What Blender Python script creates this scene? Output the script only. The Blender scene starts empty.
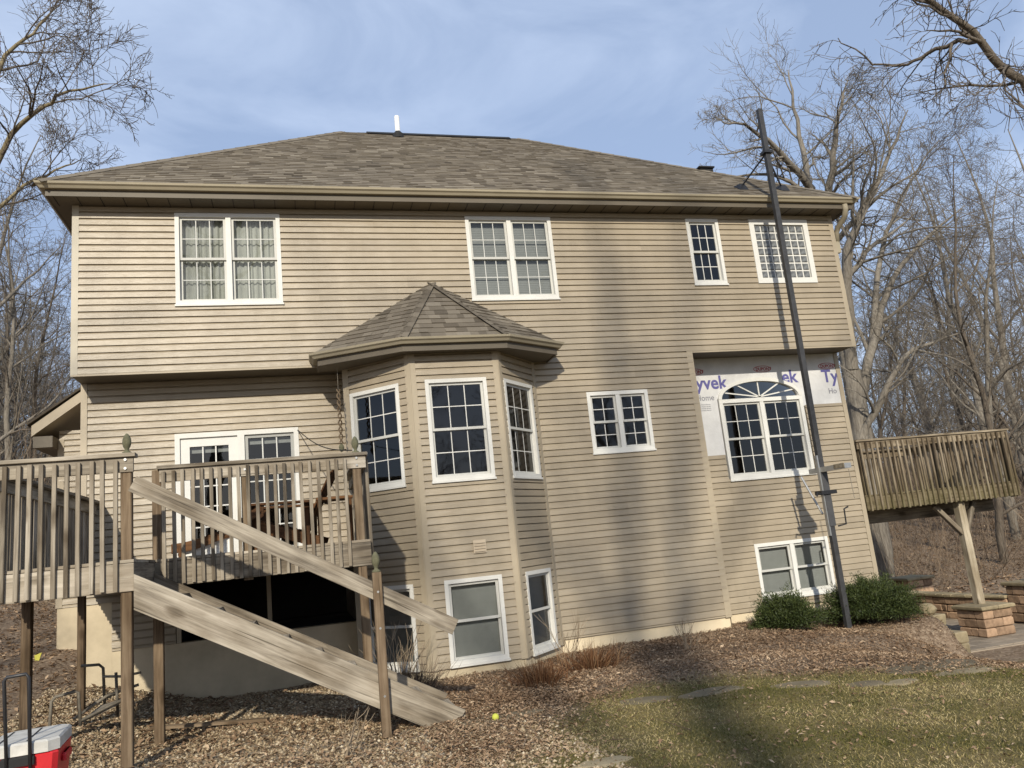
import bpy, math, random
import numpy as np
from mathutils import Matrix, Vector
random.seed(7); rng = np.random.default_rng(7)
S = bpy.context.scene
C = S.collection
R = math.radians

# ------------------------------------------------------------------ camera, sky, sun, exposure
cd = bpy.data.cameras.new('camera'); cam = bpy.data.objects.new('camera', cd); C.objects.link(cam)
cd.sensor_width = 36; cd.lens = 782.9 / 1024 * 36; cd.clip_start = .05; cd.clip_end = 2000
_r = Vector((.96325779, -.24908143, -.10046332)); _u = Vector((.04547662, -.21739263, .97502427)); _f = Vector((.26470043, .94376845, .19807776))
cam.matrix_world = Matrix(((_r.x, _u.x, -_f.x, 0), (_r.y, _u.y, -_f.y, -11.8), (_r.z, _u.z, -_f.z, 1.6), (0, 0, 0, 1)))
S.camera = cam
SUN = Vector((.27, 1, -.52)).normalized()           # direction the light travels
elev = math.asin(-SUN.z)
sd = bpy.data.lights.new('sun', 'SUN'); sun = bpy.data.objects.new('sun', sd); C.objects.link(sun)
sd.energy = 4.5; sd.angle = R(.9); sd.color = (1, .925, .785)
sun.rotation_euler = SUN.to_track_quat('-Z', 'Y').to_euler(); sun.location = (-6, -20, 15)
S.world = bpy.data.worlds.new('World'); S.world.use_nodes = True
wn = S.world.node_tree
S.view_settings.view_transform = 'Standard'; S.view_settings.look = 'None'
S.view_settings.exposure = .12; S.view_settings.gamma = 1

def nd(nt, t, **kw):
    n = nt.nodes.new(t)
    for k, v in kw.items():
        k2 = k.replace('_', ' ')
        if k in n.inputs: sock = n.inputs[k]
        elif k2 in n.inputs: sock = n.inputs[k2]
        else: setattr(n, k, v); continue
        if isinstance(v, bpy.types.NodeSocket): nt.links.new(v, sock)
        else: sock.default_value = v
    return n
def ramp(nt, fac, stops, interp='LINEAR'):
    n = nt.nodes.new('ShaderNodeValToRGB'); n.color_ramp.interpolation = interp
    while len(n.color_ramp.elements) < len(stops): n.color_ramp.elements.new(.5)
    for e, (p, c) in zip(n.color_ramp.elements, stops):
        e.position = p; e.color = (*c, 1) if len(c) == 3 else c
    nt.links.new(fac, n.inputs[0]); return n.outputs[0]
def mix(nt, fac, a, b, mode='MIX'):
    n = nt.nodes.new('ShaderNodeMix'); n.data_type = 'RGBA'; n.blend_type = mode
    for s, v in ((n.inputs[0], fac), (n.inputs[6], a), (n.inputs[7], b)):
        if isinstance(v, bpy.types.NodeSocket): nt.links.new(v, s)
        elif isinstance(v, tuple): s.default_value = (*v, 1)
        else: s.default_value = v
    return n.outputs[2]
def math_(nt, op, a, b=0.):
    n = nt.nodes.new('ShaderNodeMath'); n.operation = op
    for s, v in ((n.inputs[0], a), (n.inputs[1], b)):
        if isinstance(v, bpy.types.NodeSocket): nt.links.new(v, s)
        else: s.default_value = v
    return n.outputs[0]

# sky: clear winter sky with thin high cloud all over
bg = wn.nodes['Background']
sky = nd(wn, 'ShaderNodeTexSky', sky_type='NISHITA', sun_disc=False, sun_elevation=elev,
         sun_rotation=math.atan2(-SUN.x, -SUN.y), air_density=1.0, dust_density=1.6, ozone_density=2.2, altitude=200)
tc = nd(wn, 'ShaderNodeTexCoord')
mp = nd(wn, 'ShaderNodeMapping', Vector=tc.outputs['Generated'], Scale=(1.6, 3.2, 5.0), Rotation=(.2, .3, .5), Location=(.85, .4, 0))
n1 = nd(wn, 'ShaderNodeTexNoise', Vector=mp.outputs[0], Scale=1.3, Detail=7.0, Roughness=.55, Distortion=.5)
cl = ramp(wn, n1.outputs[0], [(.42, (0, 0, 0)), (.76, (.68, .68, .68))])
skyc = mix(wn, cl, sky.outputs[0], (9.4, 10.4, 11.8))
skyc = mix(wn, .5, skyc, (5.5, 6.95, 9.9))
wn.links.new(skyc, bg.inputs[0]); bg.inputs[1].default_value = .1

# ------------------------------------------------------------------ materials
def material(name, rough=.7, spec=.3, metal=0.):
    m = bpy.data.materials.new(name); m.use_nodes = True
    b = m.node_tree.nodes['Principled BSDF']
    b.inputs['Roughness'].default_value = rough; b.inputs['Metallic'].default_value = metal
    b.inputs['Specular IOR Level'].default_value = spec
    return m, m.node_tree, b
def bump(nt, b, h, strength, dist=.01):
    n = nd(nt, 'ShaderNodeBump', Strength=strength, Distance=dist, Height=h)
    nt.links.new(n.outputs[0], b.inputs['Normal'])
def flat(name, col, rough=.6, spec=.3, metal=0., var=.12, scale=6., bmp=.0):
    m, nt, b = material(name, rough, spec, metal)
    t = nd(nt, 'ShaderNodeTexCoord')
    n = nd(nt, 'ShaderNodeTexNoise', Vector=t.outputs['Object'], Scale=scale, Detail=5., Roughness=.6)
    oi = nd(nt, 'ShaderNodeObjectInfo')
    f = math_(nt, 'ADD', math_(nt, 'MULTIPLY', n.outputs[0], 1.), math_(nt, 'MULTIPLY', math_(nt, 'SUBTRACT', oi.outputs['Random'], .5), .5))
    c = ramp(nt, f, [(.2, tuple(v * (1 - var) for v in col)), (.8, tuple(min(1, v * (1 + var)) for v in col))])
    nt.links.new(c, b.inputs['Base Color'])
    if bmp: bump(nt, b, n.outputs[0], bmp)
    return m
def siding_mat():
    m, nt, b = material('vinyl_siding', .44, .5)
    t = nd(nt, 'ShaderNodeTexCoord'); g = nd(nt, 'ShaderNodeNewGeometry'); oi = nd(nt, 'ShaderNodeObjectInfo')
    big = nd(nt, 'ShaderNodeTexNoise', Vector=g.outputs['Position'], Scale=.55, Detail=4., Roughness=.6)
    streak = nd(nt, 'ShaderNodeMapping', Vector=g.outputs['Position'], Scale=(5, 5, .35))
    st = nd(nt, 'ShaderNodeTexNoise', Vector=streak.outputs[0], Scale=.8, Detail=6., Roughness=.7)
    f = math_(nt, 'ADD', math_(nt, 'MULTIPLY', big.outputs[0], .5), math_(nt, 'ADD', math_(nt, 'MULTIPLY', st.outputs[0], .3), math_(nt, 'MULTIPLY', oi.outputs['Random'], .2)))
    c = ramp(nt, f, [(.30, (.252, .208, .146)), (.55, (.325, .270, .192)), (.80, (.370, .312, .227))])
    nt.links.new(c, b.inputs['Base Color'])
    gm = nd(nt, 'ShaderNodeMapping', Vector=g.outputs['Position'], Scale=(3, 3, 60))
    gn = nd(nt, 'ShaderNodeTexNoise', Vector=gm.outputs[0], Scale=2., Detail=5.)
    wv = nd(nt, 'ShaderNodeTexNoise', Vector=nd(nt, 'ShaderNodeMapping', Vector=g.outputs['Position'], Scale=(.9, .9, 2.2)).outputs[0], Scale=1.6, Detail=2.)
    bump(nt, b, math_(nt, 'ADD', math_(nt, 'MULTIPLY', wv.outputs[0], 9.), gn.outputs[0]), .5, .006)
    return m
def wood(name, cols, rough=.85, moss=None, grain=10.):
    m, nt, b = material(name, rough, .15)
    t = nd(nt, 'ShaderNodeTexCoord'); oi = nd(nt, 'ShaderNodeObjectInfo')
    off = nd(nt, 'ShaderNodeVectorMath', operation='ADD'); nt.links.new(t.outputs['Object'], off.inputs[0])
    cv = nd(nt, 'ShaderNodeCombineXYZ', X=math_(nt, 'MULTIPLY', oi.outputs['Random'], 37.), Y=math_(nt, 'MULTIPLY', oi.outputs['Random'], 71.))
    nt.links.new(cv.outputs[0], off.inputs[1])
    mpn = nd(nt, 'ShaderNodeMapping', Vector=off.outputs[0], Scale=(.55, grain, grain))
    gr = nd(nt, 'ShaderNodeTexNoise', Vector=mpn.outputs[0], Scale=2.4, Detail=8., Roughness=.65, Distortion=.8)
    bl = nd(nt, 'ShaderNodeTexNoise', Vector=off.outputs[0], Scale=1.7, Detail=4.)
    vk = nd(nt, 'ShaderNodeTexVoronoi', Vector=nd(nt, 'ShaderNodeMapping', Vector=off.outputs[0], Scale=(2.0, 4.5, 4.5)).outputs[0], Scale=1.)
    kn = ramp(nt, vk.outputs[0], [(.0, (.20, .17, .14)), (.13, (.40, .36, .32)), (.24, (1, 1, 1))])
    f = math_(nt, 'ADD', math_(nt, 'MULTIPLY', gr.outputs[0], .7), math_(nt, 'ADD', math_(nt, 'MULTIPLY', bl.outputs[0], .35), math_(nt, 'MULTIPLY', math_(nt, 'SUBTRACT', oi.outputs['Random'], .6), .22)))
    c = ramp(nt, f, [(.30, cols[0]), (.50, cols[1]), (.72, cols[2])])
    c = mix(nt, .75, c, kn, 'MULTIPLY')
    ck = nd(nt, 'ShaderNodeTexNoise', Vector=nd(nt, 'ShaderNodeMapping', Vector=off.outputs[0], Scale=(.5, 26, 26)).outputs[0], Scale=2., Detail=3.)
    c = mix(nt, .8, c, ramp(nt, ck.outputs[0], [(.30, (.25, .24, .22)), (.38, (1, 1, 1))]), 'MULTIPLY')
    stn = nd(nt, 'ShaderNodeTexNoise', Vector=nd(nt, 'ShaderNodeMapping', Vector=off.outputs[0], Scale=(1.2, 3.5, 3.5)).outputs[0], Scale=1.3, Detail=5.)
    c = mix(nt, .7, c, ramp(nt, stn.outputs[0], [(.36, (.40, .35, .29)), (.60, (1, 1, 1))]), 'MULTIPLY')
    if moss:
        g = nd(nt, 'ShaderNodeNewGeometry'); sx = nd(nt, 'ShaderNodeSeparateXYZ', Vector=g.outputs['Position'])
        mz = nd(nt, 'ShaderNodeMapRange', Value=sx.outputs[2], From_Min=2.3, From_Max=1.55)
        mf = math_(nt, 'MULTIPLY', mz.outputs[0], ramp(nt, bl.outputs[0], [(.3, (0, 0, 0)), (.6, (1, 1, 1))]))
        c = mix(nt, math_(nt, 'MULTIPLY', mf, .6), c, moss)
    nt.links.new(c, b.inputs['Base Color']); bump(nt, b, gr.outputs[0], .5, .006)
    return m
def toned(name, stops, rough=.9, noise=0., spec=.1, scale=30., trans=0.):
    m, nt, b = material(name, rough, spec)
    a = nd(nt, 'ShaderNodeAttribute', attribute_name='tone'); f = a.outputs['Fac']
    if noise:
        g = nd(nt, 'ShaderNodeNewGeometry')
        n = nd(nt, 'ShaderNodeTexNoise', Vector=g.outputs['Position'], Scale=scale, Detail=5.)
        f = math_(nt, 'ADD', f, math_(nt, 'MULTIPLY', math_(nt, 'SUBTRACT', n.outputs[0], .5), noise))
    nt.links.new(ramp(nt, f, stops), b.inputs['Base Color'])
    return m
def bark(name, cols):
    m, nt, b = material(name, .9, .1)
    t = nd(nt, 'ShaderNodeTexCoord')
    mpn = nd(nt, 'ShaderNodeMapping', Vector=t.outputs['Object'], Scale=(9, 9, 1.6))
    n = nd(nt, 'ShaderNodeTexNoise', Vector=mpn.outputs[0], Scale=2.2, Detail=6., Roughness=.65)
    n2 = nd(nt, 'ShaderNodeTexNoise', Vector=t.outputs['Object'], Scale=.8, Detail=3.)
    f = math_(nt, 'ADD', math_(nt, 'MULTIPLY', n.outputs[0], .65), math_(nt, 'MULTIPLY', n2.outputs[0], .4))
    nt.links.new(ramp(nt, f, [(.32, cols[0]), (.52, cols[1]), (.75, cols[2])]), b.inputs['Base Color'])
    bump(nt, b, n.outputs[0], .8, .03)
    return m
M = {}
M['siding'] = siding_mat()
M['trim'] = flat('beige_trim', (.345, .290, .208), .5, .35, var=.08, scale=2)
M['trim_light'] = flat('cream_trim', (.42, .375, .29), .5, .35, var=.08, scale=2)
M['soffit'] = flat('shade_darkened_soffit', (.115, .096, .070), .55, var=.08, scale=3)  # brown taken darker: eave shade put into the soffit and fascia colour
M['gutter'] = flat('gutter_paint', (.33, .288, .208), .62, .2, var=.08, scale=3)
M['white'] = flat('white_vinyl', (.60, .59, .55), .55, .25, var=.06, scale=4)
M['sash'] = flat('window_sash', (.47, .465, .43), .55, .25, var=.06, scale=4)
M['mullion'] = flat('grey_grille', (.50, .50, .47), .5, var=.05)
M['screen'] = flat('insect_screen_grey', (.30, .30, .28), .7)
M['curtain'] = flat('curtain', (.50, .51, .47), .9, var=.12, scale=5)
M['blind'] = flat('blind_slats', (.36, .37, .36), .8, var=.08, scale=8)
M['dark'] = flat('recess_shade', (.03, .028, .025), .9)  # near black walls of the added hollow, standing for shade under the deck
M['concrete'] = flat('foundation_concrete', (.52, .44, .31), .9, .1, var=.22, scale=2.2, bmp=.3)
M['metal_black'] = flat('black_metal', (.022, .022, .024), .45, .5, .2, var=.3, scale=14)
M['pole'] = flat('pole_black_paint', (.05, .05, .052), .5, .4, .1, var=.35, scale=9)
M['metal_grey'] = flat('galvanised', (.36, .36, .35), .38, .5, .7, var=.2, scale=20)
M['rusty'] = flat('weathered_steel', (.17, .15, .12), .7, .3, .2, var=.4, scale=20)
M['pvc'] = flat('white_pvc', (.78, .78, .76), .4, .4, var=.05)
M['rubber'] = flat('black_rubber', (.02, .02, .02), .8)
M['red'] = flat('red_plastic', (.50, .022, .028), .42, .4, var=.15, scale=5)
M['lid'] = flat('white_plastic', (.60, .585, .54), .5, .35, var=.28, scale=9)
M['cushion'] = flat('white_cushion', (.76, .75, .72), .9, var=.06)
M['ball'] = flat('tennis_ball', (.42, .44, .07), .9, var=.1, scale=40)
M['flag'] = flat('faded_yellow_vinyl', (.36, .34, .06), .8, var=.2, scale=20)
M['vent'] = flat('vent_hood', (.42, .35, .26), .5)
M['wrap'] = flat('house_wrap_sheet', (.60, .595, .585), .55, .3, var=.12, scale=4, bmp=2.)
M['ink_blue'] = flat('blue_ink', (.10, .095, .25), .6, var=.05)
M['ink_grey'] = flat('grey_ink', (.17, .17, .20), .6, var=.05)
M['ink_red'] = flat('red_ink', (.32, .08, .08), .6, var=.05)
M['wood'] = wood('weathered_wood', ((.12, .10, .078), (.32, .28, .22), (.52, .465, .385)))
M['wood_dark'] = wood('weathered_baluster_wood', ((.10, .083, .063), (.26, .222, .17), (.42, .37, .295)))
M['post'] = wood('treated_post_wood', ((.06, .042, .027), (.16, .115, .074), (.28, .215, .145)))
M['mossy'] = wood('mossy_wood', ((.065, .049, .032), (.20, .16, .11), (.38, .32, .235)), moss=(.085, .08, .025))
M['pale_post'] = wood('pale_post_wood', ((.18, .15, .105), (.33, .28, .20), (.46, .40, .30)))
M['teak'] = wood('stained_chair_wood', ((.04, .021, .012), (.10, .05, .024), (.20, .10, .045)))
M['finial'] = flat('green_grey_finial', (.13, .125, .075), .85, var=.35, scale=25)
M['shingle'] = toned('roof_shingles', [(0, (.072, .060, .046)), (.35, (.132, .112, .086)), (.7, (.192, .165, .128)), (1, (.265, .234, .184))], .92, .25, scale=60.)
M['leaf'] = toned('dead_leaves', [(0, (.10, .060, .034)), (.35, (.205, .132, .080)), (.7, (.31, .215, .135)), (1, (.46, .345, .23))], .85)
M['grass'] = toned('winter_grass', [(0, (.050, .055, .013)), (.4, (.115, .103, .030)), (.7, (.235, .19, .078)), (1, (.43, .35, .19))], .85)
M['gravel'] = toned('gravel_stones', [(0, (.12, .085, .05)), (.4, (.26, .195, .12)), (.75, (.42, .335, .22)), (1, (.58, .50, .37))], .9)
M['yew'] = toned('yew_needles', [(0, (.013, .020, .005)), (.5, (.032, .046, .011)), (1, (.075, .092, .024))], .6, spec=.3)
M['sedge'] = toned('dry_grass_blades', [(0, (.055, .026, .013)), (.5, (.13, .062, .03)), (1, (.27, .17, .09))], .9)
M['twig'] = flat('dry_twig', (.22, .17, .115), .9, var=.25)
M['brush'] = toned('brush_stems', [(0, (.075, .055, .038)), (.5, (.15, .11, .078)), (1, (.26, .205, .145))], .95)
M['bark'] = bark('oak_bark', ((.078, .068, .056), (.175, .155, .128), (.29, .265, .225)))
M['bark_dark'] = bark('dark_bark', ((.055, .045, .036), (.115, .095, .075), (.20, .17, .135)))
M['bark_sun_tint'] = bark('sun_tinted_bark', ((.09, .072, .042), (.20, .165, .10), (.33, .28, .18)))  # yellowish sunlight put into the bark colour
M['stone'] = flat('stepping_stone', (.155, .128, .085), .9, .1, var=.3, scale=5, bmp=.5)
M['pale_stone'] = flat('pale_limestone', (.25, .205, .13), .9, .1, var=.25, scale=8, bmp=.6)
M['block'] = flat('retaining_block', (.32, .215, .14), .9, .1, var=.42, scale=9, bmp=.8)
M['block_tan'] = flat('tan_block', (.25, .205, .13), .9, .1, var=.30, scale=9, bmp=.8)
M['paver'] = flat('patio_paver', (.26, .215, .165), .9, .1, var=.25, scale=3, bmp=.4)
def glass_mat():
    m = bpy.data.materials.new('window_glass'); m.use_nodes = True; nt = m.node_tree; nt.nodes.clear()
    o = nd(nt, 'ShaderNodeOutputMaterial'); fr = nd(nt, 'ShaderNodeFresnel', IOR=1.62)
    t = nd(nt, 'ShaderNodeBsdfTransparent', Color=(.72, .735, .73, 1)); g = nd(nt, 'ShaderNodeBsdfGlossy', Roughness=.015)
    gg = nd(nt, 'ShaderNodeNewGeometry')
    n = nd(nt, 'ShaderNodeTexNoise', Vector=gg.outputs['Position'], Scale=2.2, Detail=1.)
    bm = nd(nt, 'ShaderNodeBump', Strength=.12, Distance=.02, Height=n.outputs[0]); nt.links.new(bm.outputs[0], g.inputs['Normal'])
    mx = nd(nt, 'ShaderNodeMixShader'); nt.links.new(fr.outputs[0], mx.inputs[0]); nt.links.new(t.outputs[0], mx.inputs[1]); nt.links.new(g.outputs[0], mx.inputs[2])
    nt.links.new(mx.outputs[0], o.inputs[0]); return m
M['glass'] = glass_mat()
def block_glass():
    m, nt, b = material('glass_block', .12, .5)
    t = nd(nt, 'ShaderNodeTexCoord')
    n = nd(nt, 'ShaderNodeTexNoise', Vector=t.outputs['Object'], Scale=14., Detail=2.)
    nt.links.new(ramp(nt, n.outputs[0], [(.3, (.06, .062, .06)), (.7, (.20, .205, .20))]), b.inputs['Base Color'])
    bump(nt, b, n.outputs[0], .4, .02); return m
M['glass_block'] = block_glass()
def ground_mat():
    m, nt, b = material('ground_cover', .95, .05)
    g = nd(nt, 'ShaderNodeNewGeometry'); P = g.outputs['Position']
    la = nd(nt, 'ShaderNodeAttribute', attribute_name='lawn').outputs['Fac']; ga = nd(nt, 'ShaderNodeAttribute', attribute_name='gravel').outputs['Fac']
    nf = nd(nt, 'ShaderNodeTexNoise', Vector=P, Scale=34., Detail=7., Roughness=.7)
    nm = nd(nt, 'ShaderNodeTexNoise', Vector=P, Scale=2.2, Detail=5., Roughness=.6)
    vo = nd(nt, 'ShaderNodeTexVoronoi', Vector=P, Scale=24., Randomness=1.)
    mul = mix(nt, nf.outputs[0], (.10, .07, .047), (.34, .25, .175))
    lf = ramp(nt, vo.outputs['Color'], [(.1, (.11, .075, .05)), (.5, (.24, .175, .12)), (.9, (.42, .33, .235))])
    mul = mix(nt, .6, mul, lf)
    law = mix(nt, nf.outputs[0], (.085, .068, .026), (.30, .235, .12))
    law = mix(nt, math_(nt, 'MULTIPLY', ramp(nt, nm.outputs[0], [(.4, (0, 0, 0)), (.65, (1, 1, 1))]), .6), law, (.075, .082, .024))
    grv = ramp(nt, vo.outputs['Color'], [(.1, (.14, .105, .07)), (.5, (.28, .22, .155)), (.9, (.46, .39, .285))])
    c = mix(nt, ga, mul, grv); c = mix(nt, la, c, law)
    nt.links.new(c, b.inputs['Base Color']); bump(nt, b, nf.outputs[0], .9, .03)
    return m
M['ground'] = ground_mat()

# ------------------------------------------------------------------ object helpers
WM = {}
def link(o, parent=None, m=None):
    m = m or Matrix.Identity(4)
    C.objects.link(o); WM[o.name] = m
    if parent is not None:
        o.parent = parent; o.matrix_basis = WM[parent.name].inverted() @ m
    else: o.matrix_basis = m
    return o
def tag(o, label=None, cat=None, group=None, kind=None):
    if label: o['label'] = label
    if cat: o['category'] = cat
    if group: o['group'] = group
    if kind: o['kind'] = kind
    return o
def thing(name, label, cat, loc=(0, 0, 0), group=None, rz=0.):
    o = bpy.data.objects.new(name, None); o.empty_display_size = .2
    link(o, None, Matrix.Translation(loc) @ Matrix.Rotation(rz, 4, 'Z')); return tag(o, label, cat, group)
def obj(name, mesh, parent=None, m=None):
    return link(bpy.data.objects.new(name, mesh), parent, m)
def np_mesh(name, v, f, mat, tone=None, smooth=False):
    """v (N,3), f (M,k) arrays -> mesh"""
    v = np.asarray(v, np.float32); f = np.asarray(f, np.int32); k = f.shape[1]
    me = bpy.data.meshes.new(name)
    me.vertices.add(len(v)); me.vertices.foreach_set('co', v.ravel())
    me.loops.add(f.size); me.loops.foreach_set('vertex_index', f.ravel())
    me.polygons.add(len(f)); me.polygons.foreach_set('loop_start', np.arange(0, f.size, k, dtype=np.int32))
    me.polygons.foreach_set('loop_total', np.full(len(f), k, np.int32))
    if smooth: me.polygons.foreach_set('use_smooth', np.ones(len(f), bool))
    me.update(calc_edges=True)
    if tone is not None:
        a = me.attributes.new('tone', 'FLOAT', 'FACE'); a.data.foreach_set('value', np.asarray(tone, np.float32))
    me.materials.append(mat); return me
class MB:
    def __init__(s): s.v = []; s.f = []; s.t = []
    def poly(s, pts, tone=.5):
        n = len(s.v); s.v += [tuple(p) for p in pts]; s.f.append(tuple(range(n, n + len(pts)))); s.t.append(tone)
    def hexa(s, p, tone=.5):                       # 8 points: bottom 4, top 4
        n = len(s.v); s.v += [tuple(q) for q in p]
        for a in ((3, 2, 1, 0), (4, 5, 6, 7), (0, 1, 5, 4), (1, 2, 6, 5), (2, 3, 7, 6), (3, 0, 4, 7)): s.f.append(tuple(n + i for i in a)); s.t.append(tone)
    def box(s, x0, x1, y0, y1, z0, z1):
        s.hexa([(x0, y0, z0), (x1, y0, z0), (x1, y1, z0), (x0, y1, z0), (x0, y0, z1), (x1, y0, z1), (x1, y1, z1), (x0, y1, z1)]); return s
    def fbox(s, F, a0, a1, z0, z1, d0, d1):
        s.hexa([F.P(a0, z0, d1), F.P(a1, z0, d1), F.P(a1, z0, d0), F.P(a0, z0, d0), F.P(a0, z1, d1), F.P(a1, z1, d1), F.P(a1, z1, d0), F.P(a0, z1, d0)]); return s
    def tube(s, pts, rad, n=8, cap=True):
        pts = [Vector(p) for p in pts]; rad = rad if hasattr(rad, '__len__') else [rad] * len(pts); b = len(s.v); prev = None
        for i, p in enumerate(pts):
            d = (pts[min(i + 1, len(pts) - 1)] - pts[max(i - 1, 0)]).normalized()
            x = prev if prev is not None else (Vector((0, 0, 1)) if abs(d.z) < .9 else Vector((1, 0, 0)))
            x = (x - d * x.dot(d)).normalized(); y = d.cross(x); prev = x
            for k in range(n):
                a = 2 * math.pi * k / n; s.v.append(tuple(p + (x * math.cos(a) + y * math.sin(a)) * rad[i]))
        for i in range(len(pts) - 1):
            for k in range(n):
                k2 = (k + 1) % n; s.f.append((b + i * n + k, b + i * n + k2, b + (i + 1) * n + k2, b + (i + 1) * n + k)); s.t.append(.5)
        if cap:
            s.f.append(tuple(b + k for k in reversed(range(n)))); s.t.append(.5)
            e = b + (len(pts) - 1) * n; s.f.append(tuple(e + k for k in range(n))); s.t.append(.5)
        return s
    def lathe(s, prof, c, n=12):                     # prof [(r,z)]
        return s.tube([(c[0], c[1], c[2] + z) for r, z in prof], [r for r, z in prof], n)
    def sweep(s, path, prof):
        """profile (outward d, z) along an XY path with mitred corners; outward is to the right of travel"""
        P = [Vector((p[0], p[1], 0)) for p in path]; n = len(prof); b = len(s.v)
        z0 = path[0][2]
        for i, p in enumerate(P):
            ns = []
            for j in (i - 1, i):
                if 0 <= j < len(P) - 1:
                    d = (P[j + 1] - P[j]).normalized(); ns.append(Vector((d.y, -d.x, 0)))
            m = sum(ns, Vector()).normalized(); m = m / max(.3, m.dot(ns[0]))
            for d, z in prof: s.v.append(tuple(p + m * d + Vector((0, 0, z0 + z))))
        for i in range(len(P) - 1):
            for k in range(n):
                k2 = (k + 1) % n; s.f.append((b + i * n + k, b + (i + 1) * n + k, b + (i + 1) * n + k2, b + i * n + k2)); s.t.append(.5)
        s.f.append(tuple(b + k for k in range(n))); s.t.append(.5)
        e = b + (len(P) - 1) * n; s.f.append(tuple(e + k for k in reversed(range(n)))); s.t.append(.5)
        return s
    def build(s, name, mat, parent=None, smooth=False, tone=False, m=None):
        """verts are world coordinates unless m is given; the origin goes to the middle of the piece"""
        if m is None:
            a = np.array(s.v); c = (a.min(0) + a.max(0)) / 2; m = Matrix.Translation(c); vv = a - c
        else: vv = np.array(s.v)
        me = bpy.data.meshes.new(name); me.from_pydata([tuple(x) for x in vv], [], s.f); me.update()
        if tone:
            at = me.attributes.new('tone', 'FLOAT', 'FACE'); at.data.foreach_set('value', s.t)
        if smooth: me.polygons.foreach_set('use_smooth', [True] * len(me.polygons))
        me.materials.append(M[mat] if isinstance(mat, str) else mat)
        return obj(name, me, parent, m)
class Face:
    def __init__(s, o, u, n): s.o = Vector(o); s.u = Vector(u).normalized(); s.n = Vector(n).normalized()
    def P(s, a, z, d=0.): return s.o + s.u * a + s.n * d + Vector((0, 0, z))
_bc = {}
def board(name, parent, p0, p1, w, t, mat, up=(0, 0, 1), ext=0.):
    """a plank: long axis p0->p1 (local X), w along 'up' (local Z), t thick (local Y)"""
    p0 = Vector(p0); p1 = Vector(p1); x = (p1 - p0); L = x.length + 2 * ext; x.normalize(); z = Vector(up); z = (z - x * z.dot(x)).normalized(); y = z.cross(x)
    key = (round(L, 3), w, t, mat)
    if key not in _bc:
        b = MB(); c = min(w, t) * .08
        # chamfered long edges
        sec = [(-t / 2 + c, -w / 2), (t / 2 - c, -w / 2), (t / 2, -w / 2 + c), (t / 2, w / 2 - c), (t / 2 - c, w / 2), (-t / 2 + c, w / 2), (-t / 2, w / 2 - c), (-t / 2, -w / 2 + c)]
        b.v = [(sx * L / 2, a, q) for sx in (-1, 1) for a, q in sec]
        b.f = [(k, (k + 1) % 8, 8 + (k + 1) % 8, 8 + k) for k in range(8)] + [tuple(reversed(range(8))), tuple(range(8, 16))]
        me = bpy.data.meshes.new(name); me.from_pydata(b.v, [], b.f); me.update(); me.materials.append(M[mat]); _bc[key] = me
    c = (p0 + p1) / 2
    m = Matrix(((x.x, y.x, z.x, c.x), (x.y, y.y, z.y, c.y), (x.z, y.z, z.z, c.z), (0, 0, 0, 1)))
    return obj(name, _bc[key], parent, m)
def copy_tree(o, m, parent=None):
    c = o.copy(); C.objects.link(c); WM[c.name] = m
    c.parent = parent; c.matrix_basis = m if parent is None else o.matrix_basis
    for ch in list(o.children):
        copy_tree(ch, m @ ch.matrix_basis, c)
    return c
def sm(a, b, x):
    t = np.clip((x - a) / (b - a), 0, 1); return t * t * (3 - 2 * t)

# ------------------------------------------------------------------ terrain
def hgt(x, y):
    x = np.asarray(x, float); y = np.asarray(y, float)
    h = -.09 * sm(-3.5, -.5, y)
    L = .12 * np.clip(-1.2 - x, 0, 14) + .1 * np.clip(y + 1, 0, 14) * sm(-1.4, -3.0, x)
    h = h + L * sm(-12, -6.5, y)
    Rr = -.86 * sm(4.5, 10.2, x + .25 * (y + 1))
    bed = np.maximum(sm(-2.7, -1.3, y) * (1 - sm(8.0, 9.7, x)), sm(-1.5, -.6, y) * (1 - sm(9.85, 9.95, x)))
    h = h + Rr * (1 - bed) - .17 * bed * sm(6.3, 8.2, x) * (1 - sm(-.4, .4, y))
    h = h + (.085 * np.clip(y - 6.5, 0, 30) + .04 * np.clip(y - 36, 0, 60) + .10 * np.clip(x - 16, 0, 14) * sm(-6, 0, y)) * sm(10, 11, x)
    h = h + .15 * sm(4.2, 4.8, y) * sm(10, 10.6, x)
    wob = .024 * np.sin(x * 2.1 + y * 1.3) * np.sin(y * 1.7 - x * .6) + .010 * np.sin(x * 5.3) * np.sin(y * 4.7 + x)
    return h + wob * np.exp(-((x - 4) ** 2 + (y + 3) ** 2) / 300) * (~((x > 9.8) & (y > -1)))
def ground(x, y): return float(hgt(x, y))
LAWN = [(1.44, -5.83), (1.83, -5.17), (2.29, -4.45), (2.89, -3.66), (3.4, -3.53), (3.99, -3.76), (4.6, -4.15), (5.3, -4.45), (5.9, -5.1), (6.7, -5.3), (7.6, -4.9), (8.6, -3.5), (10.4, -1.6), (16, -1.5), (30, -6), (30, -30), (-12, -30), (-8, -14), (.2, -9.0), (.9, -7.0)]
def inside(poly, x, y):
    x = np.asarray(x); y = np.asarray(y); r = np.zeros(x.shape, bool); n = len(poly)
    for i in range(n):
        (x1, y1), (x2, y2) = poly[i], poly[(i + 1) % n]
        c = ((y1 > y) != (y2 > y)) & (x < (x2 - x1) * (y - y1) / (y2 - y1 + 1e-12) + x1); r ^= c
    return r
def axis(lo, hi, step, far):
    a = list(np.arange(lo, hi + 1e-6, step)); s = step; x = hi
    while x < far: s *= 1.25; x += s; a.append(x)
    s = step; x = lo; b = []
    while x > -far: s *= 1.25; x -= s; b.append(x)
    return np.array(b[::-1] + a)
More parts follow.
